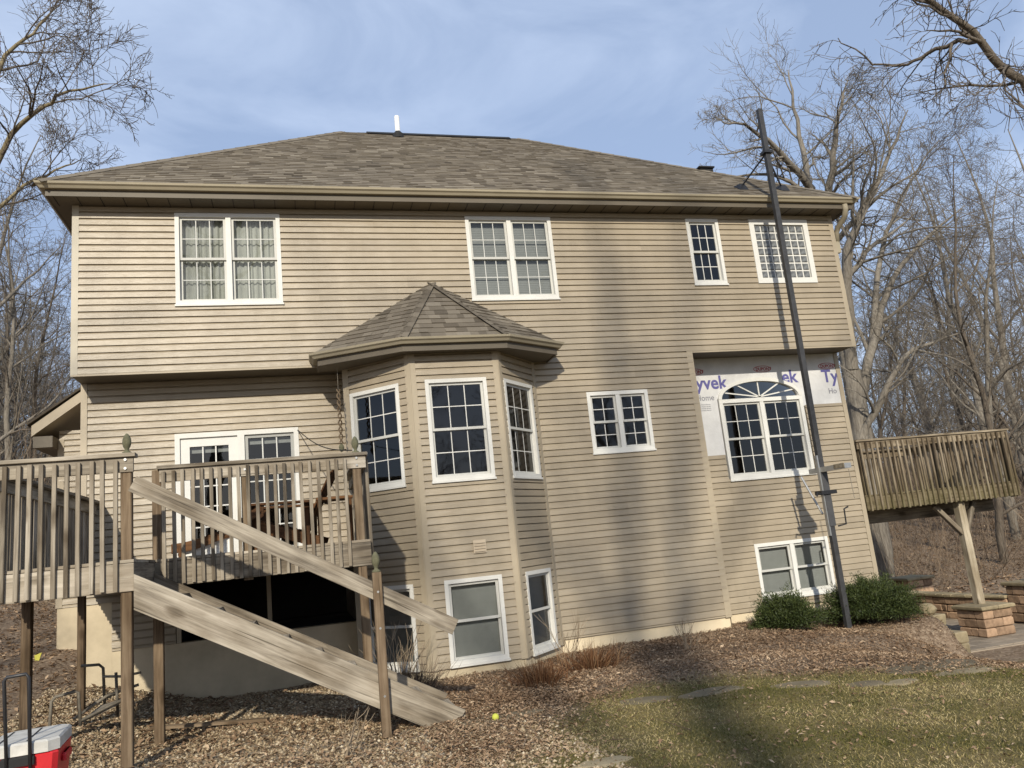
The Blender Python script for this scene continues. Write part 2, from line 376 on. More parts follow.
gx = axis(-6, 15, .11, 500); gy = axis(-9.5, 7, .11, 500)
GX, GY = np.meshgrid(gx, gy); 
GZ = hgt(GX, GY)
nxg, nyg = len(gx), len(gy)
idx = np.arange(nxg * nyg).reshape(nyg, nxg)
F4 = np.stack([idx[:-1, :-1].ravel(), idx[:-1, 1:].ravel(), idx[1:, 1:].ravel(), idx[1:, :-1].ravel()], 1)
me = np_mesh('ground', np.stack([GX.ravel(), GY.ravel(), GZ.ravel()], 1), F4, M['ground'], smooth=True)
# soft lawn mask with a ragged edge
lm = np.zeros(GX.shape)
for k in range(12):
    jx = rng.normal(0, .13, GX.shape); jy = rng.normal(0, .13, GX.shape); lm += inside(LAWN, GX + jx, GY + jy)
lm /= 12
a = me.attributes.new('lawn', 'FLOAT', 'POINT'); a.data.foreach_set('value', lm.ravel().astype(np.float32))
gm_ = sm(1.9, .6, GX + .4 * (GY + 4)) * sm(-3.6, -2.2, GX) * sm(-7.5, -6.5, GY) * sm(1.5, .4, GY)
a = me.attributes.new('gravel', 'FLOAT', 'POINT'); a.data.foreach_set('value', gm_.ravel().astype(np.float32))
tag(obj('ground', me), kind='structure')

# ------------------------------------------------------------------ house
house = thing('house', 'two storey beige vinyl sided house with brown shingle hip roof and bay', 'house', (3.4, 4, 0))
XL, XR, RD = -3.03, 9.87, .55           # left, right, recess depth
ZS, ZO = 7.03, 4.5                        # soffit, overhang bottom
EX = .1016
front = Face((0, 0, 0), (1, 0, 0), (0, -1, 0))
rec = Face((0, RD, 0), (1, 0, 0), (0, -1, 0))
def subtract(rects, h):
    out = []
    for (a0, a1, z0, z1) in rects:
        b0, b1, y0, y1 = max(a0, h[0]), min(a1, h[1]), max(z0, h[2]), min(z1, h[3])
        if b0 >= b1 or y0 >= y1: out.append((a0, a1, z0, z1)); continue
        if a0 < b0: out.append((a0, b0, z0, z1))
        if b1 < a1: out.append((b1, a1, z0, z1))
        if z0 < y0: out.append((b0, b1, z0, y0))
        if y1 < z1: out.append((b0, b1, y1, z1))
    return out
def wall(F, zones, holes, name='wall', boards=True, phase=0., mat='siding'):
    """backing sheet with real openings plus lapped boards, one object per course"""
    rects = list(zones)
    for h in holes: rects = subtract(rects, (h[0] + .02, h[1] - .02, h[2] + .02, h[3] - .02))
    b = MB()
    for (a0, a1, z0, z1) in rects: b.poly([F.P(a0, z0, 0), F.P(a1, z0, 0), F.P(a1, z1, 0), F.P(a0, z1, 0)])
    w = b.build(name, 'trim' if boards else mat, house)
    if not boards: return w
    zmin = min(z[2] for z in zones); zmax = max(z[3] for z in zones)
    k0 = math.floor((zmin - phase) / EX); off = MB()
    for k in range(k0, int((zmax - phase) / EX) + 1):
        jd = random.uniform(-.002, .003)
        zl, zh = phase + k * EX, phase + (k + 1) * EX
        rs = []
        for (a0, a1, z0, z1) in zones:
            if min(zh, z1) - max(zl, z0) > .004: rs.append((a0, a1, max(zl, z0), min(zh, z1)))
        for h in holes: rs = subtract(rs, h)
        if not rs: continue
        for (a0, a1, z0, z1) in rs:
          if z1 - z0 < .006: continue
          q_ = (k // 2) * 1.37 % 3.66; cuts = [c_ for c_ in (F.o.x * 0 + q_ - 3.66 + 3.66 * i_ for i_ in range(6)) if a0 + .5 < c_ < a1 - .5]
          for a0, a1 in zip([a0] + cuts, cuts + [a1]):
            jd = random.uniform(-.002, .003)
            b = MB() if a1 - a0 > .35 and z1 - z0 > .03 else off
            # Dutch lap: flat lower face, scooped top
            zm = zl + EX * .72
            def dep(z): return jd + .030 - .009 * (z - zl) / EX if z <= zm else jd * (zh - z) / EX + .021 - .018 * (z - zm) / (zh - zm)
            zz = [z0] + ([zm] if z0 < zm - .002 and z1 > zm + .002 else []) + [z1]
            for q0, q1 in zip(zz, zz[1:]):
                b.poly([F.P(a0, q0, dep(q0)), F.P(a1, q0, dep(q0)), F.P(a1, q1, dep(q1)), F.P(a0, q1, dep(q1))])
            b.poly([F.P(a0, z0, .001), F.P(a1, z0, .001), F.P(a1, z0, dep(z0)), F.P(a0, z0, dep(z0))])
            if b is not off: b.build('siding_board', 'siding', w)
    if off.f: tag(off.build('siding_offcuts', 'siding', w), kind='stuff')
    return w
def window(F, a0, a1, z0, z1, units=2, cols=3, rows=2, back='dark', cas=.06, mull=.075, sashm='sash', hung=True, munt='white', shade=None):
    """double-hung window: casing, sashes, panes, grille bars, and what hangs behind the glass"""
    b = MB()
    for r in ((a0, a0 + cas, z0, z1), (a1 - cas, a1, z0, z1), (a0 + cas, a1 - cas, z1 - cas, z1)): b.fbox(F, *r, -.06, .035)
    b.fbox(F, a0 + cas, a1 - cas, z0, z0 + cas, -.06, .038)
    b.fbox(F, a0 - .012, a1 + .012, z0 - .03, z0 - .001, -.0, .055)
    uw = (a1 - a0 - 2 * cas - mull * (units - 1)) / units
    for k in range(1, units):
        m0 = a0 + cas + k * uw + (k - 1) * mull; b.fbox(F, m0, m0 + mull, z0 + cas, z1 - cas, -.06, .03)
    w = b.build('window', 'white', house)
    for k in range(units):
        u0 = a0 + cas + k * (uw + mull); u1 = u0 + uw; zb, zt = z0 + cas, z1 - cas; zm = (zb + zt) / 2
        for (q0, q1, dd) in (((zm - .018, zt, .0), (zb, zm + .018, -.03)) if hung else ((zb, zt, 0.),)):
            s = MB(); fr = .038; d0, d1 = dd - .03, dd - .002
            s.fbox(F, u0 + .001, u0 + fr, q0, q1, d0, d1); s.fbox(F, u1 - fr, u1 - .001, q0, q1, d0, d1)
            s.fbox(F, u0 + fr, u1 - fr, q0, q0 + fr, d0, d1); s.fbox(F, u0 + fr, u1 - fr, q1 - fr, q1, d0, d1)
            s.build('sash', sashm, w)
            p = MB(); g0, g1, h0, h1 = u0 + fr, u1 - fr, q0 + fr, q1 - fr
            p.poly([F.P(g0, h0, dd - .014), F.P(g1, h0, dd - .014), F.P(g1, h1, dd - .014), F.P(g0, h1, dd - .014)]); p.build('pane', 'glass', w)
            for c in range(1, cols):
                x = g0 + (g1 - g0) * c / cols; MB().fbox(F, x - .0065, x + .0065, h0, h1, dd - .026, dd - .012).build('muntin', munt, w)
            for c in range(1, rows):
                z = h0 + (h1 - h0) * c / rows; MB().fbox(F, g0, g1, z - .0065, z + .0065, dd - .025, dd - .011).build('muntin', munt, w)
        if back != 'dark':
            t = MB(); f = shade if shade is not None else 0.
            zlo = zb + (zt - zb) * f
            if back == 'curtain':
                n = 26
                for i in range(n):
                    x0, x1 = u0 + uw * i / n, u0 + uw * (i + 1) / n; y0, y1 = (-.12 + .018 * math.sin(q * 1.9) for q in (i, i + 1))
                    t.poly([F.P(x0, zlo, y0), F.P(x1, zlo, y1), F.P(x1, zt, y1), F.P(x0, zt, y0)])
            else:
                n = int((zt - zlo) / .03)
                for i in range(n):
                    q0 = zlo + (zt - zlo) * i / n; q1 = zlo + (zt - zlo) * (i + 1) / n
                    t.poly([F.P(u0, q0, -.10), F.P(u1, q0, -.10), F.P(u1, q1, -.104), F.P(u0, q1, -.104)])
            t.build(back, 'curtain' if back == 'curtain' else 'blind', w)
    return w
# --- openings (a0,a1,z0,z1)
WA = (-1.652, -.143, 5.491, 6.929); WB = (2.785, 4.265, 5.491, 6.929); WC = (6.801, 7.445, 5.702, 6.929); WD = (8.071, 9.301, 5.702, 6.929)
WE = (4.534, 5.616, 2.876, 3.873); WR = (7.475, 8.95, .222, 1.16); DO = (-1.775, -.012, 1.83, 3.668); WU = (-1.75, -.5, .42, 1.36)
TX = 6.53                                # where the wall steps back on the right
AX0, AX1, AZ0, AZ1, AZT = 7.23, 8.945, 2.29, 3.72, 4.09
def ell(x, grow=0.):
    c = (AX0 + AX1) / 2; h = (AX1 - AX0) / 2 + grow; q = 1 - ((x - c) / h) ** 2
    return AZ1 + (AZT - AZ1 + grow) * math.sqrt(max(0, q))
arch_holes = [(AX0, AX1, AZ0, AZ1)]
for i in range(24):
    x0 = AX0 + (AX1 - AX0) * i / 24; x1 = AX0 + (AX1 - AX0) * (i + 1) / 24
    arch_holes.append((x0 - .02, x1 + .02, AZ1 - .05, max(AZ1 + .01, min(ell(x0), ell(x1)) - .02)))
# upper wall across the whole front and the full-height part between the bay and the step
phase = ZO % EX
wall(front, [(XL + .09, XR - .09, ZO, ZS), (3.68, TX, .10, ZO)], [WA, WB, WC, WD, WE], phase=phase)
wall(rec, [(XL + .09, .70, 1.75, ZO), (XL + .09, -1.80, 1.352, 1.75), (-2.62, -1.80, .7, 1.352)], [DO], phase=phase)
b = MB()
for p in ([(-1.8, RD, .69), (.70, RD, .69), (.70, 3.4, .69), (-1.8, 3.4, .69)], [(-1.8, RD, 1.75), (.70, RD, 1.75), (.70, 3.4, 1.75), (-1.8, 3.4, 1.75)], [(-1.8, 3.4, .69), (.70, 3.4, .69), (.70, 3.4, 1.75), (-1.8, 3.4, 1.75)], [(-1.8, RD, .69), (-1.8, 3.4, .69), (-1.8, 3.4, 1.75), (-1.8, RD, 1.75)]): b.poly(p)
hollow = b.build('shade_hollow', 'dark', house); tag(hollow, 'added dark hollow standing for the shade under the deck')  # hollow added so the wall under the deck renders as deep shade
for a_ in (-1.79, -.56): MB().fbox(rec, a_, a_ + .06, .70, 1.74, -.05, .02).build('jamb', 'trim', hollow)
wall(rec, [(TX + .02, 7.2, .06, 2.737), (7.2, 8.98, .06, 2.30), (8.98, XR - .09, .06, 3.535)], [WR, (AX0, AX1, AZ0, 3.0)], phase=phase)
# hidden shell: sides, back, step sides
b = MB()
for p in ([(XL, 0, ZO), (XL, 9, ZO), (XL, 9, ZS), (XL, 0, ZS)], [(XL, RD, 0), (XL, 9, 0), (XL, 9, ZO), (XL, RD, ZO)], [(XR, 0, ZO), (XR, 9, ZO), (XR, 9, ZS), (XR, 0, ZS)],
          [(XR, RD, -1), (XR, 9, -1), (XR, 9, ZO), (XR, RD, ZO)], [(XL, 9, -1), (XR, 9, -1), (XR, 9, ZS), (XL, 9, ZS)],
          [(TX + .012, .0, -.4), (TX + .012, RD, -.4), (TX + .012, RD, ZO), (TX + .012, 0, ZO)], [(.70, .0, -.4), (.70, RD, -.4), (.70, RD, ZO), (.70, 0, ZO)],
          [(XL, 9, -1), (XR, 9, -1), (XR, .7, -1), (XL, .7, -1)]): b.poly(p)
# wrap backing sheet behind the house wrap
b.build('side_wall', 'siding', house)
b = MB()
for i in range(40):
    x0 = TX + .02 + (XR - TX - .03) * i / 40; x1 = TX + .02 + (XR - TX - .03) * (i + 1) / 40; xm = (x0 + x1) / 2
    zb = 2.737 if xm < 7.2 else 3.535
    if AX0 - .02 < xm < AX1 + .02: z0, z1 = ell(x0, -.02), ell(x1, -.02); z0 = max(z0, AZ1); z1 = max(z1, AZ1)
    else: z0 = z1 = zb - .012
    b.poly([(x0, RD - .012, z0), (x1, RD - .012, z1), (x1, RD - .012, ZO), (x0, RD - .012, ZO)])
wrap = b.build('house_wrap', 'wrap', house); tag(wrap, 'white printed house wrap left bare around the arched window')
def lettering(text, x, z, size, mat, sx=1., parent=wrap, bold=0.):
    cu = bpy.data.curves.new('lettering', 'FONT'); cu.body = text; cu.size = size; cu.extrude = .001; cu.offset = bold; cu.resolution_u = 3
    t = bpy.data.objects.new('lettering', cu); C.objects.link(t)
    dg = bpy.context.evaluated_depsgraph_get(); me = bpy.data.meshes.new_from_object(t.evaluated_get(dg)); bpy.data.objects.remove(t); bpy.data.curves.remove(cu)
    me.materials.clear(); me.materials.append(M[mat])
    return obj('lettering', me, parent, Matrix.Translation((x, RD - .0145, z)) @ Matrix.Rotation(math.pi / 2, 4, 'X') @ Matrix.Diagonal((sx, 1, 1, 1)))
for k, x in enumerate((6.655, 8.06, 9.455)):
    full = k < 2
    lettering(('Tyvek', 'ek', 'Ty')[k], (6.64, 8.60, 9.455)[k], (3.93, 3.975, 3.945)[k], .335, 'ink_blue', .99, bold=.008)
    if k != 1: lettering(('Home', '', 'Ho')[k], (6.80, 0, 9.54)[k], 3.722, .15, 'ink_grey', .95)
    if k == 0:
        for j in range(4): lettering('DuPont Weather Barriers', 6.80, 3.64 - j * .035, .028, 'ink_grey', .9)
    cx, cz = (6.84, 8.225, 9.60)[k], 4.25; b = MB(); n = 28
    for i in range(n):
        t0, t1 = 2 * math.pi * i / n, 2 * math.pi * (i + 1) / n
        b.poly([(cx + .185 * math.cos(t0), RD - .0145, cz + .062 * math.sin(t0)), (cx + .185 * math.cos(t1), RD - .0145, cz + .062 * math.sin(t1)), (cx + .17 * math.cos(t1), RD - .0145, cz + .05 * math.sin(t1)), (cx + .17 * math.cos(t0), RD - .0145, cz + .05 * math.sin(t0))])
    b.build('logo_oval', 'ink_red', wrap); lettering('DUPONT', cx - .135, cz - .03, .085, 'ink_red', .9, bold=.003)
# windows
window(front, *WA, back='curtain', munt='mullion'); window(front, *WB, back='blind', munt='mullion')
window(front, *WC, units=1); window(front, *WE, cols=2)
window(rec, *WR, cols=1, rows=1, back='blind')
# glass block window
b = MB(); c = .10
for r in ((WD[0], WD[0] + c, WD[2], WD[3]), (WD[1] - c, WD[1], WD[2], WD[3]), (WD[0] + c, WD[1] - c, WD[3] - c, WD[3]), (WD[0] + c, WD[1] - c, WD[2], WD[2] + c)): b.fbox(front, *r, -.06, .04)
b.fbox(front, WD[0] + c, WD[1] - c, WD[2] + c, WD[3] - c, -.05, .0)
wb = b.build('window', 'white', house); tag(wb, 'glass block window of seven by seven blocks')
g0, g1, h0, h1 = WD[0] + c, WD[1] - c, WD[2] + c, WD[3] - c; bw, bh = (g1 - g0) / 7, (h1 - h0) / 7
bm_ = MB(); q = .011
inn = .02
P = [(q - bw / 2, 0, q - bh / 2), (bw / 2 - q, 0, q - bh / 2), (bw / 2 - q, 0, bh / 2 - q), (q - bw / 2, 0, bh / 2 - q)]
bm_.v = [(x, 0, z) for x, _, z in P] + [(x * .82, -.014, z * .82) for x, _, z in P]
bm_.f = [(4, 5, 6, 7)] + [(i, (i + 1) % 4, 4 + (i + 1) % 4, 4 + i) for i in range(4)]
gme = bpy.data.meshes.new('glass_block'); gme.from_pydata(bm_.v, [], bm_.f); gme.materials.append(M['glass_block'])
for i in range(7):
    for j in range(7): obj('glass_block', gme, wb, Matrix.Translation((g0 + bw * (i + .5), -.003, h0 + bh * (j + .5))))
# arched window
aw = window(rec, AX0, AX1, AZ0, AZ1, cols=3, rows=2, cas=.07); tag(aw, 'white arched window with fan light on top')
b = MB(); n = 28; cxa = (AX0 + AX1) / 2; ha = (AX1 - AX0) / 2; va = AZT - AZ1
def ap(t, g, d): return rec.P(cxa - (ha + g) * math.cos(t), AZ1 + .001 + (va + g) * math.sin(t), d)
for i in range(n):
    t0, t1 = math.pi * i / n, math.pi * (i + 1) / n
    b.hexa([ap(t0, -.065, .04), ap(t1, -.065, .04), ap(t1, -.065, -.05), ap(t0, -.065, -.05), ap(t0, .0, .04), ap(t1, .0, .04), ap(t1, .0, -.05), ap(t0, .0, -.05)])
b.build('arch_casing', 'white', aw)
b = MB(); b.poly([ap(math.pi * i / n, -.06, -.012) for i in range(n + 1)]); b.build('pane', 'glass', aw)
for ang in (24, 56, 90, 124, 156):
    t = R(ang); e = ap(math.asin(1) * 0 + t, -.05, -.002)
    # a spoke from the middle of the transom to the arch
    k = Vector(rec.P(cxa, AZ1 + .02, -.002)); dirv = (Vector(e) - k); r = dirv.length; dirv.normalize()
    pp = k + dirv * r; sd_ = Vector((dirv.z, 0, -dirv.x)) * .011; bb = MB(); o_ = Vector((0, -.012, 0))
    bb.hexa([k - sd_, k + sd_, k + sd_ - o_, k - sd_ - o_, pp - sd_, pp + sd_, pp + sd_ - o_, pp - sd_ - o_]); bb.build('muntin', 'white', aw)
# patio door on the left deck
b = MB(); a0, a1, z0, z1 = DO; cs = .07
for r in ((a0, a0 + cs, z0, z1), (a1 - cs, a1, z0, z1), (a0 + cs, a1 - cs, z1 - cs, z1), (-.90, -.80, z0, z1 - cs)): b.fbox(rec, *r, -.07, .035)
door = b.build('patio_door', 'white', house); tag(door, 'white sliding patio door opening onto the deck')
for (u0, u1, mt, fr) in ((a0 + cs, -.90, 'white', .13), (-.80, a1 - cs, 'screen', .05)):
    s = MB(); q0, q1 = z0 + .02, z1 - cs
    s.fbox(rec, u0, u0 + fr, q0, q1, -.05, .0); s.fbox(rec, u1 - fr, u1, q0, q1, -.05, .0); s.fbox(rec, u0 + fr, u1 - fr, q0, q0 + fr, -.05, .0); s.fbox(rec, u0 + fr, u1 - fr, q1 - fr, q1, -.05, .0)
    s.build('door_panel', mt, door)
    g0_, g1_, h0_, h1_ = u0 + fr, u1 - fr, q0 + fr, q1 - fr; p = MB(); p.poly([rec.P(g0_, h0_, -.03), rec.P(g1_, h0_, -.03), rec.P(g1_, h1_, -.03), rec.P(g0_, h1_, -.03)]); p.build('pane', 'glass', door)
    for c in (1, 2):
        x = g0_ + (g1_ - g0_) * c / 3; MB().fbox(rec, x - .009, x + .009, h0_, h1_, -.026, -.014).build('muntin', 'white' if mt == 'white' else 'mullion', door)
    for c in range(1, 5):
        z = h0_ + (h1_ - h0_) * c / 5; MB().fbox(rec, g0_, g1_, z - .009, z + .009, -.025, -.012).build('muntin', 'white' if mt == 'white' else 'mullion', door)
    MB().fbox(rec, g0_, g1_, h1_ - .09, h1_, -.09, -.08).build('blind', 'blind', door)
# corner boards and trim
def trim(F, a0, a1, z0, z1, d0=-.01, d1=.028, mat='trim'): return MB().fbox(F, a0, a1, z0, z1, d0, d1).build('corner_board', mat, house)
trim(front, XL, XL + .09, ZO - .005, ZS, mat='trim_light'); trim(front, XR - .09, XR, ZO - .005, ZS); trim(rec, XL, XL + .085, .3, ZO); trim(rec, XR - .085, XR, -.02, ZO)
trim(front, TX - .09, TX + .02, .09, ZO - .002)
# overhang soffits with a small drip trim
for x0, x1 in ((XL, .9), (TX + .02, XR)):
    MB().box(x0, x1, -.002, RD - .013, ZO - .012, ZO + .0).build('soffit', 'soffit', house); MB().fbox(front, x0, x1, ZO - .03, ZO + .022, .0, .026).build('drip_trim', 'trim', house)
# foundation
fd = MB(); fd.box(3.60, TX, .012, .2, -.5, .098)
fd.build('foundation', 'concrete', house)
fd = MB(); fd.box(XL, -2.62, RD - .008, RD + .2, -.5, 1.352); fd.box(-2.62, .72, RD - .006, RD + .2, -.5, .695); fd.build('foundation', 'concrete', house)
MB().box(TX, XR, RD + .004, RD + .2, -1.1, .058).build('foundation', 'concrete', house)
# --- bay
BF = [(.70, 0.), (1.58, -.82), (2.88, -.82), (3.68, 0.)]
bays = []
for (p, q) in zip(BF, BF[1:]):
    u = Vector((q[0] - p[0], q[1] - p[1], 0)); bays.append((Face((p[0], p[1], 0), u, (u.y, -u.x, 0)), u.length))
BT = 4.42
holes = [[(.10, 1.00, 2.55, 4.02), (.12, 1.00, .065, 1.185)], [(.194, 1.105, 2.552, 4.022), (.24, 1.057, .07, 1.19)], [(.10, .985, 2.545, 4.01), (.17, .95, .055, 1.18)]]
for k, ((F, L), hs) in enumerate(zip(bays, holes)):
    wall(F, [(.05, L - .05, .04, BT)], hs, phase=phase)
    window(F, *hs[0], units=1, cas=.055, munt='white'); window(F, *hs[1], units=1, cols=1, rows=1, back='blind', cas=.055)
    e0 = .075 if k else .09; e1 = .075 if k < 2 else .09
    trim(F, -.02, e0, .03, BT, -.02, .03); trim(F, L - e1, L + .02, .03, BT, -.02, .03)
    MB().fbox(F, -.005 if k else .0, L, -.6, .039, -.12, -.006).build('foundation', 'concrete', house)
F = bays[1][0]; b = MB(); b.fbox(F, .69, .87, 1.51, 1.69, .0, .05)
vh = b.build('vent_hood', 'vent', house)
for i in range(4): MB().fbox(F, .705, .855, 1.53 + i * .038, 1.545 + i * .038, .05, .066).build('louvre', 'vent', vh)
# bay roof
BE = [(.31, .02), (.31, -.40), (1.465, -1.08), (2.995, -1.08), (3.93, -.55), (3.93, .02)]; ZE = 4.56
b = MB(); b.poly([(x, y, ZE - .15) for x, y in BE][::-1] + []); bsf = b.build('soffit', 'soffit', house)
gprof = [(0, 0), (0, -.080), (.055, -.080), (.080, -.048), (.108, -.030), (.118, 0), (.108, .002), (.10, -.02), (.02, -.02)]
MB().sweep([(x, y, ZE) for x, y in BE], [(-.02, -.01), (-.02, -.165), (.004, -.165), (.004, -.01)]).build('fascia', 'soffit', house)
MB().sweep([(x, y, ZE + .012) for x, y in BE], [(d + .005, z) for d, z in gprof]).build('gutter', 'gutter', house)
def shingle_patch(mb, A, B, L_of_t, R_of_t, up, nrm, tmax, ex=.14, wmin=.12, wmax=.34, bias=0.):
    """tabs over a roof plane: A->B eave line, t runs up the slope"""
    A = Vector(A); B = Vector(B); u = (B - A).normalized(); k = 0; t = 0.
    while t < tmax - .01:
        t1 = min(t + ex * 1.12, tmax); l0, r0, l1, r1 = L_of_t(t), R_of_t(t), L_of_t(t1), R_of_t(t1); a = l0 - random.random() * .2
        while a < r0:
            w = random.uniform(wmin, wmax); a2 = a + w; th = random.uniform(.008, .02)
            x0, x1 = max(a, l0), min(a2, r0); y0, y1 = min(max(a, l1), r1), max(min(a2, r1), l1)
            if x1 - x0 > .01:
                p0 = A + u * x0 + up * t; p1 = A + u * x1 + up * t; p2 = A + u * y1 + up * t1; p3 = A + u * y0 + up * t1
                tn = min(1, max(0, random.gauss(.50 + bias, .17)))
                mb.poly([p0 + nrm * th, p1 + nrm * th, p2 + nrm * .002, p3 + nrm * .002], tn); mb.poly([p0, p1, p1 + nrm * th, p0 + nrm * th], tn * .6)
                mb.poly([p0, p0 + nrm * th, p3 + nrm * .002], tn); mb.poly([p1, p2 + nrm * .002, p1 + nrm * th], tn)
            a = a2
        t += ex; k += 1
apex = Vector((2.14, .012, 5.79)); BEo = [(.255, .012), (.255, -.43), (1.45, -1.13), (3.01, -1.13), (3.985, -.58), (3.985, .012)]
b = MB(); EP = [Vector((x, y, ZE + .01)) for x, y in BEo]
for i in range(5): b.poly([EP[i], EP[i + 1], apex])
broof = b.build('roof', 'shingle', house); tag(broof, 'three sided shingled roof over the bay')
mb = MB()
for i in range(5):
    A, B_ = EP[i], EP[i + 1]; u = (B_ - A).normalized(); n_ = u.cross(apex - A).normalized(); up = n_.cross(u); hgt_ = (apex - A).dot(up); ax = (apex - A).dot(u); Ln = (B_ - A).length
    shingle_patch(mb, A, B_, lambda t, ax=ax, h=hgt_: ax * t / h, lambda t, ax=ax, h=hgt_, Ln=Ln: Ln + (ax - Ln) * t / h, up, n_, hgt_, .13, .10, .26)
tag(mb.build('shingles', 'shingle', broof, tone=True), kind='stuff')
for i in (2, 3):
    P0, P1 = EP[i], apex; n = 12
    for j in range(n):
        q0 = P0.lerp(P1, j / n); q1 = P0.lerp(P1, (j + 1.15) / n if j < n - 1 else 1.); d = (P1 - P0).normalized(); s_ = d.cross(Vector((0, 0, 1))).normalized() * .09; lift = Vector((0, 0, .022)); dn = Vector((0, 0, -.035))
        b = MB(); tn = random.uniform(.25, .6); b.poly([q0 - s_ + dn * 0 + lift * .2, q0 + lift * 1.5, q1 + lift, q1 - s_ + lift * .1], tn); b.poly([q0 + lift * 1.5, q0 + s_ + lift * .2, q1 + s_ + lift * .1, q1 + lift], tn)
        b.build('hip_cap', 'shingle', broof, tone=True)
# --- main roof
ER = [(-3.29, 9.2), (-3.29, -.34), (10.09, -.34), (10.09, 9.2)]; ZM = 7.19
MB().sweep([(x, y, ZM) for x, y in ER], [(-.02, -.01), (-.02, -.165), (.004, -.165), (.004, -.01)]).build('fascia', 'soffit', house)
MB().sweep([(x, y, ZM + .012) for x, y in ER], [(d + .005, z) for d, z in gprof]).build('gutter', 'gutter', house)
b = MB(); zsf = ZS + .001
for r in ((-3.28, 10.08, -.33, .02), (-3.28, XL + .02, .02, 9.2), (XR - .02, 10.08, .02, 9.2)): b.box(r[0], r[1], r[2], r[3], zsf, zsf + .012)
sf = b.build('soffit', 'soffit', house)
x = -3.2
while x < 10.05:
    MB().box(x - .004, x + .004, -.325, -.002, zsf - .006, zsf - .0005).build('groove', 'rubber', sf); x += .30
RL, RR = Vector((1.2, 4.3, 10.86)), Vector((5.28, 4.3, 10.86)); zr = ZM + .015
c0, c1, c2, c3 = Vector((-3.38, -.43, zr)), Vector((10.18, -.43, zr)), Vector((10.18, 9.1, zr)), Vector((-3.38, 9.1, zr))
b = MB(); b.poly([c0, c1, RR, RL]); b.poly([c1, c2, RR]); b.poly([c2, c3, RL, RR]); b.poly([c3, c0, RL]); roof = b.build('roof', 'shingle', house)
mb = MB()
u = Vector((1, 0, 0)); up = (RL - c0) - u * (RL - c0).dot(u); tm = up.length; up = up.normalized(); n_ = u.cross(up)
shingle_patch(mb, c0, c1, lambda t: (RL.x - c0.x) * t / tm, lambda t: (c1.x - c0.x) + (RR.x - c1.x) * t / tm, up, n_, tm, .138, .09, .27)
for A, B_, ap_ in ((c3, c0, RL), (c1, c2, RR)):
    u_ = (B_ - A).normalized(); nn = u_.cross(ap_ - A).normalized(); uu = nn.cross(u_); hh = (ap_ - A).dot(uu); ax = (ap_ - A).dot(u_); Ln = (B_ - A).length
    shingle_patch(mb, A, B_, lambda t, ax=ax, h=hh: ax * t / h, lambda t, ax=ax, h=hh, Ln=Ln: Ln + (ax - Ln) * t / h, uu, nn, hh, .142, .3, .6)
tag(mb.build('shingles', 'shingle', roof, tone=True), kind='stuff')
for P0, P1 in ((c0, RL), (c1, RR)):
    n = 24; d = (P1 - P0).normalized(); s_ = d.cross(Vector((0, 0, 1))).normalized() * .13
    for j in range(n):
        q0 = P0.lerp(P1, j / n); q1 = P0.lerp(P1, min(1., (j + 1.15) / n)); lf = Vector((0, 0, .022)); dn = Vector((0, 0, -.05)); b = MB(); tn = random.uniform(.4, .65)
        b.poly([q0 - s_ + dn, q0 + lf * 1.4, q1 + lf, q1 - s_ + dn], tn); b.poly([q0 + lf * 1.4, q0 + s_ + dn, q1 + s_ + dn, q1 + lf], tn); b.build('hip_cap', 'shingle', roof, tone=True)
b = MB(); b.hexa([(1.75, 4.12, 10.76), (5.05, 4.12, 10.76), (5.05, 4.48, 10.76), (1.75, 4.48, 10.76), (1.75, 4.26, 10.876), (5.05, 4.26, 10.876), (5.05, 4.34, 10.876), (1.75, 4.34, 10.876)]); b.build('ridge_vent', 'rubber', roof)
pv = MB().lathe([(.055, -.2), (.055, .46)], (2.41, 4.0, 10.66), 12).build('vent_pipe', 'pvc', roof)
MB().lathe([(.14, -.10), (.12, .02), (.075, .07), (.06, .09)], (2.41, 4.0, 10.66), 12).build('pipe_boot', 'rubber', pv)
def roofz(y): return zr + (RL.z - zr) * (y + .43) / 4.73
b = MB(); yy = 1.55; zz = roofz(yy)
b.box(8.16, 8.46, yy - .12, yy + .18, zz - .12, zz - .02); b.box(8.13, 8.48, yy - .16, yy + .20, zz - .02, zz + .01); b.build('roof_vent', 'rubber', roof)
# downspout elbow at the right corner
b = MB(); pts = [(9.93, -.36, 7.10), (9.93, -.36, 7.00), (9.95, -.28, 6.90), (9.955, -.05, 6.78), (9.955, .02, 6.70), (9.95, .05, 6.50)]
b.tube(pts, [.05] * 6, 8); ds = b.build('downspout', 'gutter', house, smooth=True)
MB().box(9.885, 9.97, .0, .085, 6.30, 6.52).build('outlet', 'gutter', ds)
# left wing behind, with its rake
wg = Face((0, 3., 0), (1, 0, 0), (0, -1, 0))
wall(wg, [(-3.96, XL - .002, 1.3, 4.25)], [], phase=phase)
MB().fbox(wg, -3.98, -3.88, 1.3, 4.1, -.02, .03).build('corner_board', 'trim', house)
MB().box(-3.96, XL - .002, 2.99, 6, -.3, 1.298).build('foundation', 'concrete', house)
b = MB(); b.hexa([(-4.28, 2.62, 4.12), (-2.99, 2.62, 5.05), (-2.99, 6, 5.05), (-4.28, 6, 4.12), (-4.28, 2.62, 4.30), (-2.99, 2.62, 5.23), (-2.99, 6, 5.23), (-4.28, 6, 4.30)])
b.v = [(x if x < -3.5 else XL - .002, y, z) for x, y, z in b.v]; b.build('rake_board', 'trim', house)
b = MB(); b.hexa([(-4.34, 2.58, 4.305), (XL - .002, 2.58, 5.25), (XL - .002, 6, 5.25), (-4.34, 6, 4.305), (-4.34, 2.58, 4.345), (XL - .002, 2.58, 5.29), (XL - .002, 6, 5.29), (-4.34, 6, 4.345)]); b.build('roof', 'shingle', house)
